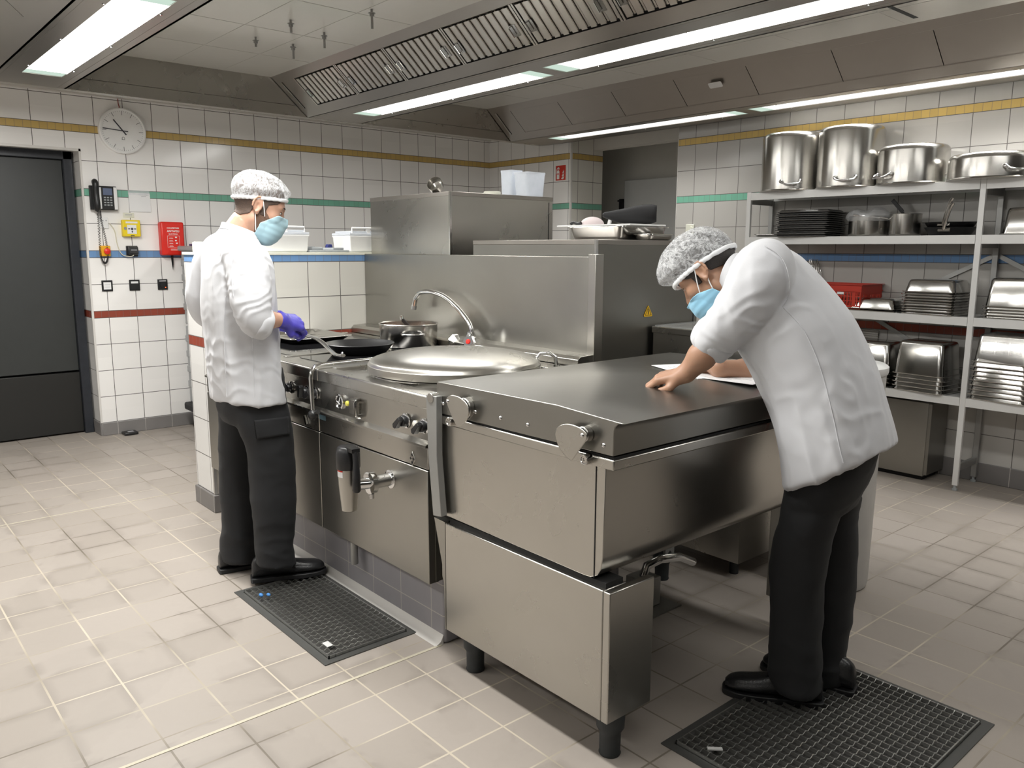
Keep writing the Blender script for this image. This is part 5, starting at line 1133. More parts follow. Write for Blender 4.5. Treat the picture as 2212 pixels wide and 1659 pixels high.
def hand_prims(W, d, back, thumb_side, curls, spread=.10, thumb=(.35, .5), s=1.0):
    """round cones of one hand: W wrist, d towards the fingers, back = dorsal normal, thumb_side +-1"""
    Y = nrm(d); Z = nrm(np.asarray(back)-Y*(np.asarray(back)@Y)); X = np.cross(Y, Z)*thumb_side
    def L(x, y, z): return W+s*(x*X+y*Y+z*Z)
    pr = []; kn = [(.027, .088, .001), (.008, .092, .004), (-.011, .087, .002), (-.028, .077, -.003)]
    for k, q in enumerate(kn): pr.append((L(q[0]*.55, .004, -.002), L(*q), .0155*s, .0118*s, 'palm'))
    pr.append((L(.012, .03, -.010), L(-.014, .05, -.010), .014*s, .012*s, 'palm'))
    ph = [(.042, .025, .021), (.046, .029, .022), (.042, .027, .022), (.033, .020, .019)]; rd = [.0098, .0100, .0094, .0084]
    for k in range(4):
        p = np.array(kn[k]); a = 0.0; sp = (1.5-k)*spread*.35
        cl = curls[k] if hasattr(curls[0], '__len__') else curls
        for j in range(3):
            a += cl[j]; dirv = np.array([math.sin(sp)*math.cos(a), math.cos(sp)*math.cos(a), -math.sin(a)]); q = p+dirv*ph[k][j]
            pr.append((L(*p), L(*q), rd[k]*s*(1-.07*j), rd[k]*s*(1-.07*(j+1)), 'f%d' % k)); p = q
    t0 = np.array([.018, .022, -.006]); t1 = np.array([.044, .052, -.016-.012*thumb[0]]); t2 = t1+np.array([.010*(1-thumb[0])-.006*thumb[0], .030, -.010*thumb[1]]); t3 = t2+np.array([-.010*thumb[0], .026, -.014*thumb[1]])
    for a, b, r0, r1 in ((t0, t1, .0150, .0120), (t1, t2, .0115, .0102), (t2, t3, .0102, .0082)): pr.append((L(*a), L(*b), r0*s, r1*s, 'th'))
    return pr
def arm_hand_field(P, prims, arm):
    palm = None; parts = {}
    for a, b, ra, rb, g in prims:
        q = s_rc(P, a, b, ra, rb)
        if g == 'palm': palm = q if palm is None else smin(palm, q, .012)
        else: parts[g] = q if g not in parts else smin(parts[g], q, .004)
    d = palm
    fing = None
    for g, q in parts.items():
        q2 = smin(palm, q, .008) if g != 'th' else smin(palm, q, .014)
        d = np.minimum(d, q2)
    for a, b, ra, rb in arm: d = smin(d, s_rc(P, a, b, ra, rb), .022)
    return d
def super_ring(c, A, Bv, n=44, e=2.35):
    out = []
    for i in range(n):
        t = 2*math.pi*i/n; ct, st = math.cos(t), math.sin(t); out.append(c+A*(abs(ct)**(2/e))*(1 if ct > 0 else -1)+Bv*(abs(st)**(2/e))*(1 if st > 0 else -1))
    return out
class Person:
    def __init__(s, P0, f): s.P0 = np.array([*P0, 0.0]); f = nrm([*f, 0]); s.f = f; s.r = np.cross(f, [0, 0, 1.0])
    def S(s, u, v, r): d = pix_dir(u, v); t = ((s.P0-CAM)@s.r+r)/(d@s.r); return CAM+t*d
    def W(s, f, r, z): return s.P0+s.f*f+s.r*r+np.array([0, 0, z])
    def section(s, Fp, Bp, r, w, n=44, e=2.35):
        F, B = s.S(*Fp, r), s.S(*Bp, r); c = (F+B)/2; h = np.linalg.norm(F-B)/2; dv = nrm(F-B); v = nrm(c-CAM)
        tan = abs((dv@v)/max(abs(s.r@v), .2)); d = math.sqrt(max(h*h-(w*tan)**2, (.55*h)**2)); return super_ring(c, dv*d, s.r*w, n, e)
def interp_rings(rings, k=4):
    R = np.array(rings); out = []
    for i in range(len(R)-1):
        a, b, c, d = R[max(i-1, 0)], R[i], R[i+1], R[min(i+2, len(R)-1)]
        for j in range(k): t = j/k; out.append(.5*((2*b)+(-a+c)*t+(2*a-5*b+4*c-d)*t*t+(-a+3*b-3*c+d)*t**3))
    out.append(R[-1]); return [list(q) for q in out]
def remeshed(mb, voxel, smooth_n=6, fac=.5):
    me = bpy.data.meshes.new('tmp'); me.from_pydata(mb.v, [], mb.f); me.update()
    ob = bpy.data.objects.new('tmp', me); COL.objects.link(ob)
    rm = ob.modifiers.new('r', 'REMESH'); rm.mode = 'VOXEL'; rm.voxel_size = voxel; rm.adaptivity = 0
    if smooth_n: sm = ob.modifiers.new('s', 'SMOOTH'); sm.iterations = smooth_n; sm.factor = fac
    ev = bpy.data.meshes.new_from_object(ob.evaluated_get(bpy.context.evaluated_depsgraph_get()))
    n = len(ev.vertices); v = np.empty(n*3); ev.vertices.foreach_get('co', v); v = v.reshape(-1, 3)
    nn = np.empty(n*3); ev.vertices.foreach_get('normal', nn); nn = nn.reshape(-1, 3)
    f = [tuple(p.vertices) for p in ev.polygons]
    bpy.data.objects.remove(ob); bpy.data.meshes.remove(me); bpy.data.meshes.remove(ev)
    return v, nn, f
def fold(v, nn, axis, amp, fa=1.6, fp=11.0, seed=0.0, mask=None):
    """soft drape plus sharper creases that run along the axis"""
    ax = nrm(axis); p1, p2, _ = frame(ax); out = v.copy()
    for i in range(len(v)):
        q = v[i]; a_, b_, c_ = q@ax, q@p1, q@p2
        wx = .05*mnoise.noise(Vector((a_*3+seed, b_*4, c_*4)))
        n0 = mnoise.noise(Vector((a_*fa*.7+seed, (b_+wx)*fp*.6, c_*fp*.6)))
        n1 = 1-abs(mnoise.noise(Vector((a_*fa+seed+5, (b_+wx)*fp, c_*fp))))*3.2; n2 = 1-abs(mnoise.noise(Vector((a_*fa*2.6+seed+9, b_*fp*1.5, (c_+wx)*fp*1.5))))*3.0
        w = n0*.9+max(n1, -.4)*.45+max(n2, -.4)*.28; a = amp if mask is None else amp*mask(q); out[i] = q+nn[i]*(w*a)
    return out
def crease(v, nn, centre, direction, wave, amp, radius, seed=0.0):
    """bunched cross folds around a bent elbow or a rolled sleeve"""
    c = np.asarray(centre); d = nrm(direction); r = v-c; w = np.exp(-(r*r).sum(1)/(radius*radius)); t = r@d
    jit = np.array([mnoise.noise(Vector(tuple(q*14+seed))) for q in r])
    s_ = np.sin(t*2*math.pi/wave+jit*5.5); s_ = np.where(s_ > 0, s_**1.6 if False else np.abs(s_)**1.5, -np.abs(s_)**.8*.6)
    return v+nn*(amp*w*s_)[:, None]

def shoe(P, heel, toe, z, parent, label):
    h = np.array([*heel, z]); t = np.array([*toe, z]); d = nrm(t-h); L = np.linalg.norm(t-h); s = np.cross([0, 0, 1.0], d); up = np.array([0, 0, 1.0])
    st = [(0.0, .022, .020, .075), (.03, .031, .018, .098), (.12, .035, .018, .115), (.28, .036, .018, .118), (.42, .038, .018, .098), (.58, .044, .018, .080), (.72, .047, .018, .070), (.86, .044, .018, .064), (.95, .034, .019, .055), (1.0, .016, .024, .042)]
    m = MB(); rings = []
    for a, w, z0, z1 in st:
        rings.append([h+d*L*a+s*w*(abs(math.cos(q))**.8)*(1 if math.cos(q) > 0 else -1)*(1 if math.sin(q) < .2 else .86)+up*((z0+z1)/2+(z1-z0)/2*math.sin(q)) for q in np.linspace(0, 2*math.pi, 28, endpoint=False)])
    m.loft(interp_rings(rings, 3)); so = m.build('shoe', M['leather'], parent, smooth=80)
    so['label'] = label
    m = MB(); out = []; inn = []
    for a, w, _, _ in st: out.append((L*a, w+.004))
    poly = [(x, w) for x, w in out]+[(x, -w) for x, w in out[::-1]]
    poly = curve2([(x-(.006 if x < .01 else 0)+(.006 if x > L-.001 else 0), y) for x, y in poly], 3)
    m.prism(poly, h+up*.001, d, s, up*.020); ms = m.build('sole', M['sole'], so, bevel=.003)
    m = MB(); c = h+d*L*.43+up*.083
    for sg in (-1, 1): m.obox(h+d*L*.40+s*sg*.0365+up*.072, d*.018, s*.0015, up*.022)
    m.build('elastic_gusset', M['black_matt'], so, bevel=.001)
    return so

def make_person(name, label, P, head, torso, sleeves, arms, pelvis, legs, shoes, skin, hair_m, brim, mask_poly, hair_regions, jacket_axis, hands, cfg):
    root = thing(name, label, 'person', tuple(P.W(0, 0, 0)))
    ho, hf, tilt = head; fw = nrm(hf); rt = nrm(np.cross(fw, [0, 0, 1.0])); up = np.cross(rt, fw)
    if tilt: rt, up = rt*math.cos(tilt)+up*math.sin(tilt), up*math.cos(tilt)-rt*math.sin(tilt)
    FR = Frame(ho, np.stack([rt, fw, up], 1))
    # --- body: head, neck, trunk, arms, hands and legs fused into one surface
    mb = MB(); pts, q = head_mesh(H_ALL); mb.add(FR.w(pts), q)
    glove_fields = []
    for (prims, arm, gl) in arms:
        allp = np.array([p_ for a in prims for p_ in a[:2]]+[p_ for a in arm for p_ in a[:2]]); lo = allp.min(0)-.07; hi = allp.max(0)+.07
        G = grid(lo, hi, .0024); D = arm_hand_field(G, prims, arm); pts, q = polygonise(D, lo, .0024); mb.add(pts, q)
        if gl is not None:
            hp = np.array([p_ for a in prims for p_ in a[:2]]); l2 = hp.min(0)-.05; h2 = hp.max(0)+.05; G2 = grid(l2, h2, .0022); D2 = arm_hand_field(G2, prims, arm)-.0022
            cw, cd = gl; cutp = (G2-np.asarray(cw, np.float32))@(-np.asarray(cd, np.float32))
            D2 = np.maximum(D2, cutp); glove_fields.append(polygonise(D2, l2, .0022))
    nk0 = FR.w((0, -.030, -.08)); tc = cfg['trunk']
    chain = [(nk0, .055), (FR.w((0, -.046, -.15)), .058)]+tc
    for i in range(len(chain)-1): mb.loft([super_ring(chain[i][0], frame(chain[i+1][0]-chain[i][0])[0]*chain[i][1], frame(chain[i+1][0]-chain[i][0])[1]*chain[i][1], 20, 2), super_ring(chain[i+1][0], frame(chain[i+1][0]-chain[i][0])[0]*chain[i+1][1], frame(chain[i+1][0]-chain[i][0])[1]*chain[i+1][1], 20, 2)])
    for c_, r_ in chain: mb.sphere(c_, r_, 16)
    for lim in cfg['limbs']:
        for (a, ra), (b, rb) in zip(lim[:-1], lim[1:]): mb.cyl(a, b, ra, rb, 16); mb.sphere(b, rb, 12)
        mb.sphere(lim[0][0], lim[0][1], 12)
    v, nn, f = remeshed(mb, .0028, 2, .35)
    loc = (v-FR.o)@FR.R
    vi = np.zeros(len(v), int)
    ex = np.abs(loc[:, 0]); de = np.sqrt((ex-.031)**2+((loc[:, 1]-.081)*1.0)**2+(loc[:, 2]-.011)**2); front = loc[:, 1] > .086
    zed = loc[:, 2]; vis = (de < .0148) & front
    vi[vis & (zed < .0100) & (zed > .0045)] = 1; vi[vis & (zed < .0100) & (zed > .0045) & (np.abs(ex-.031) < .0062)] = 2
    vi[vis & (zed >= .0100) & (zed < .0130)] = 2                        # lashes of the lowered lid
    fa = np.array([q_[0] for q_ in f]); mi = vi[fa]
    mkobj('body', v, f, [skin, M['eye_white'], M['iris']], root, smooth=180, mi=mi.tolist())
    # --- hair, stubble, brows
    P_ = H_P
    reg = None
    for poly in hair_regions:
        d_ = plane_convex(P_, poly); reg = d_ if reg is None else np.minimum(reg, d_)
    brimf = P_[..., 2]-(brim[0]+brim[1]*P_[..., 1])
    th = cfg['hair_t']; D = np.maximum(np.abs(H_SOFT-th*.3)-th, reg); D = np.maximum(D, np.where(np.abs(P_[..., 0]) < .0, 1, -1).astype(np.float32))
    pts, q = head_mesh(D); mkobj('hair', FR.w(pts), q, hair_m, root, smooth=180)
    if cfg.get('stubble') is not None:
        D = np.maximum(np.abs(H_SOFT-.0002)-.0012, plane_convex(P_, cfg['stubble'])); pts, q = head_mesh(D); mkobj('stubble', FR.w(pts), q, M['stubble'], root, smooth=180)
    for sg in (-1, 1):
        m = MB(); m.tube([FR.w((sg*.012, .0985, .0290)), FR.w((sg*.024, .0975, .0335)), FR.w((sg*.036, .0915, .0345)), FR.w((sg*.048, .080, .0300))], [.0030, .0038, .0034, .0016], 8, sy=.6); m.build('eyebrow', M['brow'], root, smooth=80)
    # --- hair net: thin gathered cap with an elastic edge
    c_, rr_ = cfg['net']
    lo_, hi_ = (-.150, -.185, -.08), (.150, .20, .215); G = grid(lo_, hi_, .0026); sft, _ = head_field(G)
    wav = .0012*np.sin(np.arctan2(G[..., 0], G[..., 1]+.02)*22+G[..., 2]*25)+.0010*np.sin(G[..., 1]*95+G[..., 0]*50)
    bf = G[..., 2]-(brim[0]+brim[1]*G[..., 1]); hug = sft-.003-1.6*th; tq = np.clip(bf/.045, 0, 1); tq = tq*tq*(3-2*tq); body_ = hug*(1-tq)+(smin(s_ell(G, c_, rr_), hug, .02)+wav)*tq
    D = np.maximum(np.abs(body_)-.0016, -bf); pts, q = polygonise(D, lo_, .0026); net = mkobj('hair_net', FR.w(pts), q, M['net'], root, smooth=180)
    edge = np.sqrt((body_+.0012*np.sin(G[..., 0]*260+G[..., 1]*240)-.001)**2+((bf-.004)*.75)**2)-(.0058+.0007*np.sin(G[..., 1]*310+G[..., 0]*170)); pts, q = polygonise(edge, lo_, .0026); mkobj('elastic_edge', FR.w(pts), q, M['net_edge'], net, smooth=180)
    # --- face mask with ear loops
    mk = np.minimum(H_SOFT, s_ell(P_, cfg['mask_c'], cfg['mask_r'])); mk = smin(mk, H_SOFT, .02)
    pl_ = .0005*np.sin((P_[..., 2]+.03*np.abs(P_[..., 0]))*260); D = np.maximum(np.abs(mk-.0065+pl_)-.0016, plane_convex(P_, mask_poly)); pts, q = head_mesh(D); mo = mkobj('face_mask', FR.w(pts), q, M[cfg.get('mask', 'mask')], root, smooth=180)
    for sg in (-1, 1):
        for a, b in cfg['loops']:
            m = MB(); A_ = np.array([sg*a[0], a[1], a[2]]); B_ = np.array([sg*b[0], b[1], b[2]]); m.tube([FR.w(A_), FR.w((A_+B_)/2+np.array([sg*.004, 0, 0])), FR.w(B_)], .0019, 8); m.build('ear_loop', M['elastic'], mo, smooth=80)
    # --- jacket
    mb = MB(); mb.loft(interp_rings([P.section(*t_) for t_ in torso], 4))
    for sl in sleeves:
        c_ = [s_[0] for s_ in sl]; r_ = [s_[1] for s_ in sl]; pth = smooth_path(c_, 5); rr = np.interp(np.linspace(0, len(r_)-1, len(pth)), range(len(r_)), r_); mb.tube(pth, list(rr), 26)
    v, nn, f = remeshed(mb, .0058, 14, .5)
    hem_z = cfg['hem_z']; v2 = fold(v, nn, jacket_axis, cfg['fold'], cfg.get('fold_len', 1.6), 9.0, cfg['seed'], cfg['fmask'])
    for cr_ in cfg.get('creases', []): v2 = crease(v2, nn, *cr_)
    jk = mkobj('chef_jacket', v2, f, M['jacket'], root, smooth=180)
    for sl in sleeves:                                                    # rolled cuff as a thicker turned-back band
        a, b = np.asarray(sl[-2][0]), np.asarray(sl[-1][0]); d_ = nrm(b-a); r_ = sl[-1][1]; m = MB(); u_, v_, _ = frame(d_); rings = []
        for t_, k_ in ((-.050, .90), (-.046, 1.05), (-.030, 1.09), (-.008, 1.07), (.004, 1.05), (.008, 1.0), (.004, .93), (-.02, .88)):
            rings.append([b+d_*t_+r_*k_*(1+.035*math.sin(3*q_+t_*60)+.02*math.sin(7*q_))*(math.cos(q_)*u_+math.sin(q_)*v_) for q_ in np.linspace(0, 2*math.pi, 40, endpoint=False)])
        m.loft(rings, False); m.build('rolled_cuff', M['jacket'], jk, smooth=180)
    if cfg.get('collar'):
        m = MB(); rings = [P.section(*t_, 48, 2.1) for t_ in cfg['collar']]; m.loft(interp_rings(rings, 3), False); co = m.build('stand_collar', M['jacket'], jk, smooth=180); sd = co.modifiers.new('thick', 'SOLIDIFY'); sd.thickness = .004
    if cfg.get('piping'):
        m = MB(); m.tube(smooth_path([P.S(*q_, 0) for q_ in cfg['piping']], 5), .0024, 8); m.build('front_piping', M['piping'], jk, smooth=80)
    for sm_ in cfg.get('seams', []):                                     # stitched seams lying on the cloth
        pl = smooth_path([np.array([*q_, 0.0]) for q_ in sm_], 10); on = []
        for q_ in pl:
            d_ = nrm(pix_dir(q_[0], q_[1])); rel = v2-CAM; t_ = rel@d_; off = np.linalg.norm(rel-t_[:, None]*d_, axis=1); ok_ = off < .009
            if ok_.any(): on.append(CAM+d_*(t_[ok_].min()+.0005))
        if len(on) > 3: MB().tube(on, .0014, 6).build('seam', M['jacket'], jk, smooth=80)
    # --- trousers
    mb = MB(); mb.loft(interp_rings([P.section(*t_) for t_ in pelvis], 4))
    for lg in legs: mb.loft(interp_rings([P.section(*t_) for t_ in lg], 4))
    v, nn, f = remeshed(mb, .0068, 6, .5)
    v2 = fold(v, nn, (0, 0, 1), .0055, 5.5, 5.0, cfg['seed']+3, lambda q_: 1.0+.8*min(1, max(0, (.45-q_[2])/.3))); tro = mkobj('trousers', v2, f, M['trousers'], root, smooth=180)
    if cfg.get('pocket'):
        pts4 = cfg['pocket']; m = MB(); base = [P.S(*q_) for q_ in pts4]; out_ = nrm(CAM-np.mean(base, 0)); idx = []
        rings = []
        for t_ in np.linspace(0, 1, 10):
            row = []
            for u_ in np.linspace(0, 1, 12):
                p_ = (base[0]*(1-u_)+base[1]*u_)*(1-t_)+(base[3]*(1-u_)+base[2]*u_)*t_; dd = ((np.cross(v2-p_, out_))**2).sum(1)+np.where((v2-p_)@out_ < -.05, 1, 0); k_ = int(np.argmin(dd-.002*((v2-p_)@out_))); p_ = p_+out_*((v2[k_]-p_)@out_+.004); row.append(p_)
            rings.append(row)
        m.loft(rings, False, False); po = m.build('cargo_pocket', M['trousers'], tro, smooth=180); sd = po.modifiers.new('thick', 'SOLIDIFY'); sd.thickness = .006
    for sh_ in shoes: shoe(P, *sh_[:3], root, sh_[3])
    for pts, q in glove_fields:
        mkobj('glove', pts, q, M['glove'], root, smooth=180)
    return root, FR

# ---- the cook at the range
A = Person((-3.25, 1.36), (.10, .995))
S = A.S; up3 = np.array([0, 0, 1.0])
earA = S(571, 446, .078)-A.r*.078
hfA = nrm(A.f*math.cos(.33)+A.r*.20-up3*.40)
Wr = S(606, 691, .205); Hd = S(652, 699, .17)
elbA = S(549, 684, .243)
prR = hand_prims(Wr+nrm(Hd-Wr)*.004, Hd-Wr, up3*.62+A.r*.75, 1, [(.55, .75, .5), (.75, .85, .5), (.85, .9, .5), (.9, .9, .5)], .1, (.8, .8))
armR = [(elbA, S(577, 691, .23), .034, .035), (S(577, 691, .23), Wr, .035, .0265), (A.W(-.075, .155, 1.365), elbA, .036, .034)]
WrL = A.W(.12, -.19, 1.13); elbL = A.W(-.10, -.27, 1.15)
prL = hand_prims(WrL, A.f+A.r*.3-up3*.15, up3*.7-A.r*.6, -1, (.6, .7, .5), .1, (.8, .8))
armL = [(elbL, WrL, .034, .0265), (A.W(-.075, -.155, 1.365), elbL, .036, .034)]
trunkA = [(A.W(-.055, 0, 1.39), .072), (A.W(-.04, 0, 1.25), .11), (A.W(-.03, 0, 1.05), .10), (A.W(0, 0, .90), .10), (A.W(0, 0, .84), .09)]
limbsA = [[(A.W(.01, .085, .84), .055), (A.W(.04, .115, .45), .042), (A.W(.01, .125, .15), .028)], [(A.W(-.01, -.085, .84), .055), (A.W(-.055, -.115, .45), .042), (A.W(-.07, -.125, .15), .028)],
          [(A.W(-.06, 0, 1.38), .06), (A.W(-.075, .155, 1.365), .042)], [(A.W(-.06, 0, 1.38), .06), (A.W(-.075, -.155, 1.365), .042)]]
torsoA = [((556, 516), (478, 488), 0, .066), ((563, 532), (466, 502), 0, .095), ((574, 548), (452, 520), 0, .165), ((584, 580), (438, 556), 0, .205), ((589, 620), (434, 608), 0, .205), ((594, 672), (433, 665), 0, .197), ((598, 718), (440, 725), 0, .190), ((601, 760), (446, 775), 0, .192), ((605, 805), (450, 810), 0, .198), ((614, 860), (456, 864), 0, .208)]
slR = [(S(503, 541, .05), .058), (S(514, 546, .115), .070), (S(529, 566, .170), .078), (S(537, 595, .197), .082), (S(541, 640, .228), .079), (S(547, 680, .243), .070), (S(560, 696, .238), .063), (S(569, 698, .232), .060)]
slL = [(A.W(-.06, -.05, 1.425), .058), (A.W(-.065, -.115, 1.41), .070), (A.W(-.075, -.170, 1.365), .078), (A.W(-.085, -.205, 1.31), .082), (A.W(-.10, -.245, 1.21), .079), (A.W(-.085, -.262, 1.145), .070), (A.W(-.045, -.255, 1.135), .064), (A.W(-.01, -.245, 1.132), .060)]
pelA = [((606, 790), (455, 790), 0, .168), ((614, 850), (464, 850), 0, .178), ((621, 890), (470, 892), 0, .180), ((622, 912), (482, 914), 0, .165)]
lgR = [((621, 885), (500, 890), .095, .088), ((627, 915), (512, 925), .105, .090), ((634, 979), (533, 979), .115, .084), ((637, 1059), (541, 1059), .122, .076), ((637, 1138), (549, 1138), .128, .076), ((632, 1178), (552, 1186), .13, .074), ((634, 1198), (552, 1204), .13, .076), ((638, 1213), (553, 1222), .132, .076)]
lgL = [((578, 885), (471, 890), -.095, .088), ((572, 920), (472, 925), -.105, .086), ((566, 979), (473, 979), -.115, .080), ((560, 1059), (474, 1059), -.12, .074), ((556, 1138), (481, 1138), -.125, .073), ((552, 1172), (479, 1172), -.128, .072), ((552, 1192), (478, 1192), -.128, .074), ((553, 1208), (482, 1212), -.13, .073)]
zb = .0135
cfgA = dict(trunk=trunkA, limbs=limbsA, hair_t=.0028, stubble=[(-.012, -.035), (.012, .0), (.030, -.010), (.085, -.060), (.098, -.13), (.03, -.14)], net=((0, -.004, .062), (.100, .122, .078)), mask_c=(0, .060, -.055), mask_r=(.062, .062, .072),
            loops=[((.072, .030, -.030), (.087, .004, .022)), ((.058, .018, -.095), (.083, -.014, -.020))], hem_z=.78, fold=.0085, seed=1.7, creases=[(S(541, 655, .235), S(569, 698, .235)-S(541, 640, .228), .040, .0065, .080, 1.0), (S(530, 575, .18), S(541, 640, .23)-S(520, 548, .15), .05, .006, .09, 2.0), (A.W(-.05, .05, .95), (0, .3, 1), .06, .004, .16, 5.0)], fmask=lambda q_: 1.0+.3*min(1, max(0, (1.15-q_[2])/.3)),
            collar=[((556, 520), (476, 494), 0, .070), ((553, 512), (479, 486), 0, .066), ((551, 507), (481, 480), 0, .064)], seams=[[(504, 548), (500, 590), (504, 640)], [(487, 640), (484, 720), (487, 800), (490, 858)], [(545, 730), (548, 800), (550, 858)]], piping=[(561, 524), (580, 570), (592, 640), (599, 718), (602, 790), (614, 858)],
            pocket=[(549, 908, .20), (622, 900, .20), (624, 938, .20), (556, 948, .20)])
make_person('person', 'cook in white jacket and hair net standing at the range, wearing a violet glove', A, (earA, hfA, 0), torsoA, [slR, slL], [(prR, armR, (Wr-nrm(Hd-Wr)*.012, nrm(Hd-Wr))), (prL, armL, (WrL, A.f))], pelA, [lgR, lgL],
            [((-3.197, 1.300), (-3.092, 1.585), zb, 'black slip-on safety shoe on the grating'), ((-3.415, 1.242), (-3.372, 1.525), 0.0, 'black slip-on safety shoe further back on the tiles')], M['skinA'], M['hairA'], (.030, .34),
            [(.022, -.060), (.078, -.006), (.128, .0), (.142, -.06), (.10, -.138), (.014, -.142)], [[(-.118, .17), (-.118, -.045), (-.060, -.060), (-.016, -.030), (-.012, .03), (.02, .17)], [(-.02, .01), (.018, .012), (.062, .035), (.085, .07), (.06, .17), (-.02, .17)], [(.006, .02), (.030, .02), (.024, -.030), (.010, -.030)]], (0, 0, 1), None, cfgA)

# ---- the cook leaning over the tilting pan
B = Person((-1.20, 2.31), (-.985, -.17)); S = B.S
earB = S(1509, 591, -.078)+B.r*.078
pit = math.radians(44); hfB = nrm(B.f*math.cos(pit)-up3*math.sin(pit)-B.r*.06)
WrL = on_z(1484, 805, 1.048); HdL = on_z(1424, 816, 1.024)
elbL = S(1566, 715, -.225); fwd = HdL-WrL
prL = hand_prims(WrL, fwd, up3*.95-B.r*.32, -1, [(.40, .70, .45), (.45, .72, .45), (.48, .78, .5), (.50, .82, .5)], .16, (.5, .4), 1.0)
armL = [(elbL, elbL*.4+WrL*.6, .041, .039), (elbL*.4+WrL*.6, WrL, .040, .029), (S(1655, 592, -.155), elbL, .042, .042)]
WrR = on_z(1556, 795, 1.030); HdR = on_z(1500, 796, 1.005); elbR = S(1694, 806, .25)
prR = hand_prims(WrR, HdR-WrR, up3*.55+B.r*.8, 1, [(.55, .55, .3), (.7, .7, .4), (.85, .8, .5), (.9, .85, .5)], .06, (.9, .5), .98)
armR = [(elbR, elbR*.4+WrR*.6, .043, .036), (elbR*.4+WrR*.6, WrR, .036, .027), (S(1660, 595, .155), elbR, .042, .042)]
trunkB = [(S(1640, 595, 0), .070), (S(1700, 650, 0), .11), (S(1765, 750, 0), .11), (S(1800, 850, 0), .11), (S(1800, 950, 0), .09), (S(1785, 1025, 0), .07)]
hipN, hipF = S(1785, 1060, -.08), S(1790, 1060, .10)
limbsB = [[(hipN, .052), (S(1742, 1180, -.078), .050), (S(1727, 1275, -.075), .044), (S(1722, 1425, -.07), .028)], [(hipF, .052), (S(1792, 1180, .10), .050), (S(1790, 1260, .105), .044), (S(1778, 1405, .11), .028)], [(S(1645, 600, 0), .06), (S(1655, 592, -.155), .042)], [(S(1645, 600, 0), .06), (S(1660, 595, .155), .042)]]
torsoB = [((1584, 632), (1603, 552), 0, .070), ((1586, 655), (1625, 532), 0, .115), ((1588, 685), (1668, 525), 0, .185), ((1592, 718), (1722, 548), 0, .205), ((1603, 750), (1780, 602), 0, .205), ((1624, 788), (1840, 677), 0, .205), ((1648, 838), (1876, 757), 0, .200), ((1674, 895), (1902, 822), 0, .200), ((1690, 950), (1920, 882), 0, .208), ((1698, 1000), (1933, 925), 0, .214), ((1702, 1046), (1941, 962), 0, .218)]
slL_ = [(S(1650, 573, -.05), .070), (S(1655, 575, -.11), .082), (S(1648, 594, -.158), .086), (S(1630, 627, -.188), .086), (S(1598, 672, -.212), .080), (S(1570, 706, -.222), .072), (S(1550, 727, -.214), .068), (S(1536, 741, -.205), .065)]
slR_ = [(S(1650, 575, .05), .070), (S(1655, 585, .13), .080), (S(1672, 660, .20), .080), (S(1690, 740, .24), .072), (S(1690, 785, .25), .066), (S(1672, 800, .243), .060)]
pelB = [((1697, 940), (1895, 915), 0, .165), ((1700, 1005), (1902, 975), 0, .178), ((1697, 1056), (1886, 1042), 0, .180), ((1688, 1110), (1856, 1100), .01, .165)]
lgN = [((1690, 1085), (1828, 1080), -.075, .092), ((1685, 1118), (1815, 1122), -.080, .092), ((1672, 1162), (1800, 1172), -.078, .086), ((1665, 1213), (1788, 1234), -.075, .078), ((1665, 1297), (1779, 1297), -.072, .075), ((1663, 1381), (1775, 1381), -.070, .074), ((1664, 1425), (1772, 1440), -.07, .074), ((1668, 1452), (1770, 1474), -.07, .075), ((1682, 1470), (1770, 1500), -.07, .076)]
lgF = [((1735, 1085), (1865, 1080), .095, .092), ((1728, 1118), (1855, 1120), .10, .090), ((1728, 1160), (1855, 1158), .102, .084), ((1728, 1221), (1850, 1221), .105, .076), ((1733, 1276), (1846, 1276), .108, .074), ((1730, 1347), (1838, 1347), .11, .073), ((1724, 1400), (1829, 1400), .112, .072), ((1722, 1428), (1829, 1428), .112, .074), ((1724, 1448), (1834, 1450), .112, .075), ((1726, 1462), (1832, 1472), .112, .074)]
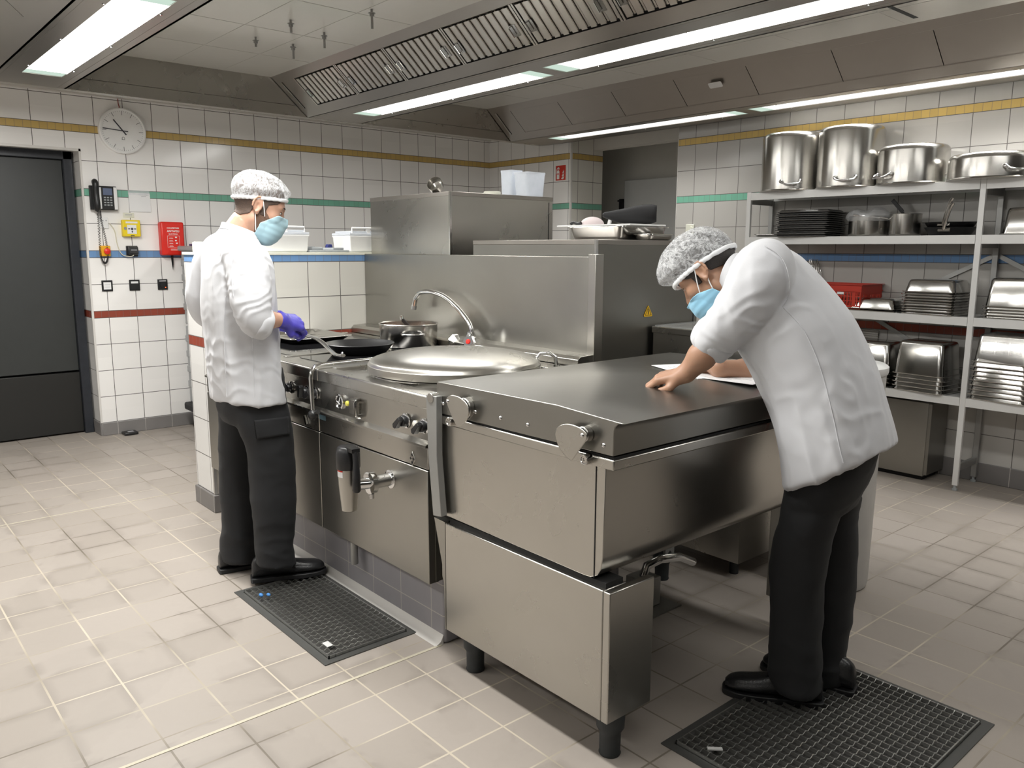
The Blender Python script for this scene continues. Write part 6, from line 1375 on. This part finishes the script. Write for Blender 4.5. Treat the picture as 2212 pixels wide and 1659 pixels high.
cfgB = dict(mask='maskB', trunk=trunkB, limbs=limbsB, hair_t=.0060, net=((0, .022, .070), (.098, .128, .092)), mask_c=(0, .058, -.070), mask_r=(.060, .060, .058),
            loops=[((.072, .045, -.046), (.087, .004, .020)), ((.072, .004, -.066), (.083, -.014, -.020))], hem_z=.8, fold=.0075, fold_len=.9, seed=4.2, creases=[(S(1585, 690, -.215), S(1536, 741, -.2)-S(1630, 627, -.188), .050, .0045, .09, 1.0), (S(1650, 650, -.2), S(1640, 590, -.1)-S(1720, 700, -.2), .07, .004, .11, 2.0), (S(1840, 900, -.2), (.5, .3, .8), .11, .003, .2, 7.0)], fmask=lambda q_: .85+.75*min(1, max(0, (1.25-q_[2])/.4)),
            collar=[((1581, 640), (1603, 556), 0, .072), ((1574, 632), (1598, 550), 0, .068), ((1567, 622), (1592, 548), 0, .066)], seams=[[(1652, 530), (1688, 556), (1704, 598), (1702, 640), (1690, 662)], [(1692, 664), (1735, 712), (1770, 790), (1795, 880), (1812, 960), (1822, 1000)]], piping=[(1597, 747), (1622, 787), (1647, 838), (1673, 895), (1689, 950), (1697, 1000), (1701, 1046)])
make_person('person', 'cook in white jacket and hair net bending over the pan lid, writing', B, (earB, hfB, 0), torsoB, [slL_, slR_], [(prL, armL, None), (prR, armR, None)], pelB, [lgN, lgF],
            [((-1.135, 2.285), (-1.385, 2.125), zb*0, 'black slip-on safety shoe closest to the pan leg'), ((-1.098, 2.425), (-1.385, 2.355), 0.0, 'black slip-on safety shoe half hidden behind the other')], M['skinB'], M['hair'], (.022, .12),
            [(.0, -.062), (.05, -.040), (.13, -.035), (.142, -.07), (.085, -.128), (.03, -.132), (-.016, -.10)], [[(-.118, .17), (-.118, -.012), (-.085, -.030), (-.030, -.012), (-.012, .03), (.02, .17)], [(-.02, .01), (.020, .004), (.050, .020), (.090, .06), (.07, .17), (-.02, .17)], [(.010, .02), (.034, .02), (.030, -.022), (.016, -.022)]], nrm(np.array([-.35, 0, 1.0])), None, cfgB)
pn = MB(); a_ = on_z(1507, 800, .9995); b_ = a_+nrm([.35, .25, .9])*.13; pn.tube([a_, a_+(b_-a_)*.08, b_], [.0012, .004, .004], 8); tag(pn.build('pen', M['black'], smooth=60), 'dark pen in the writing hand of the leaning cook', 'pen')
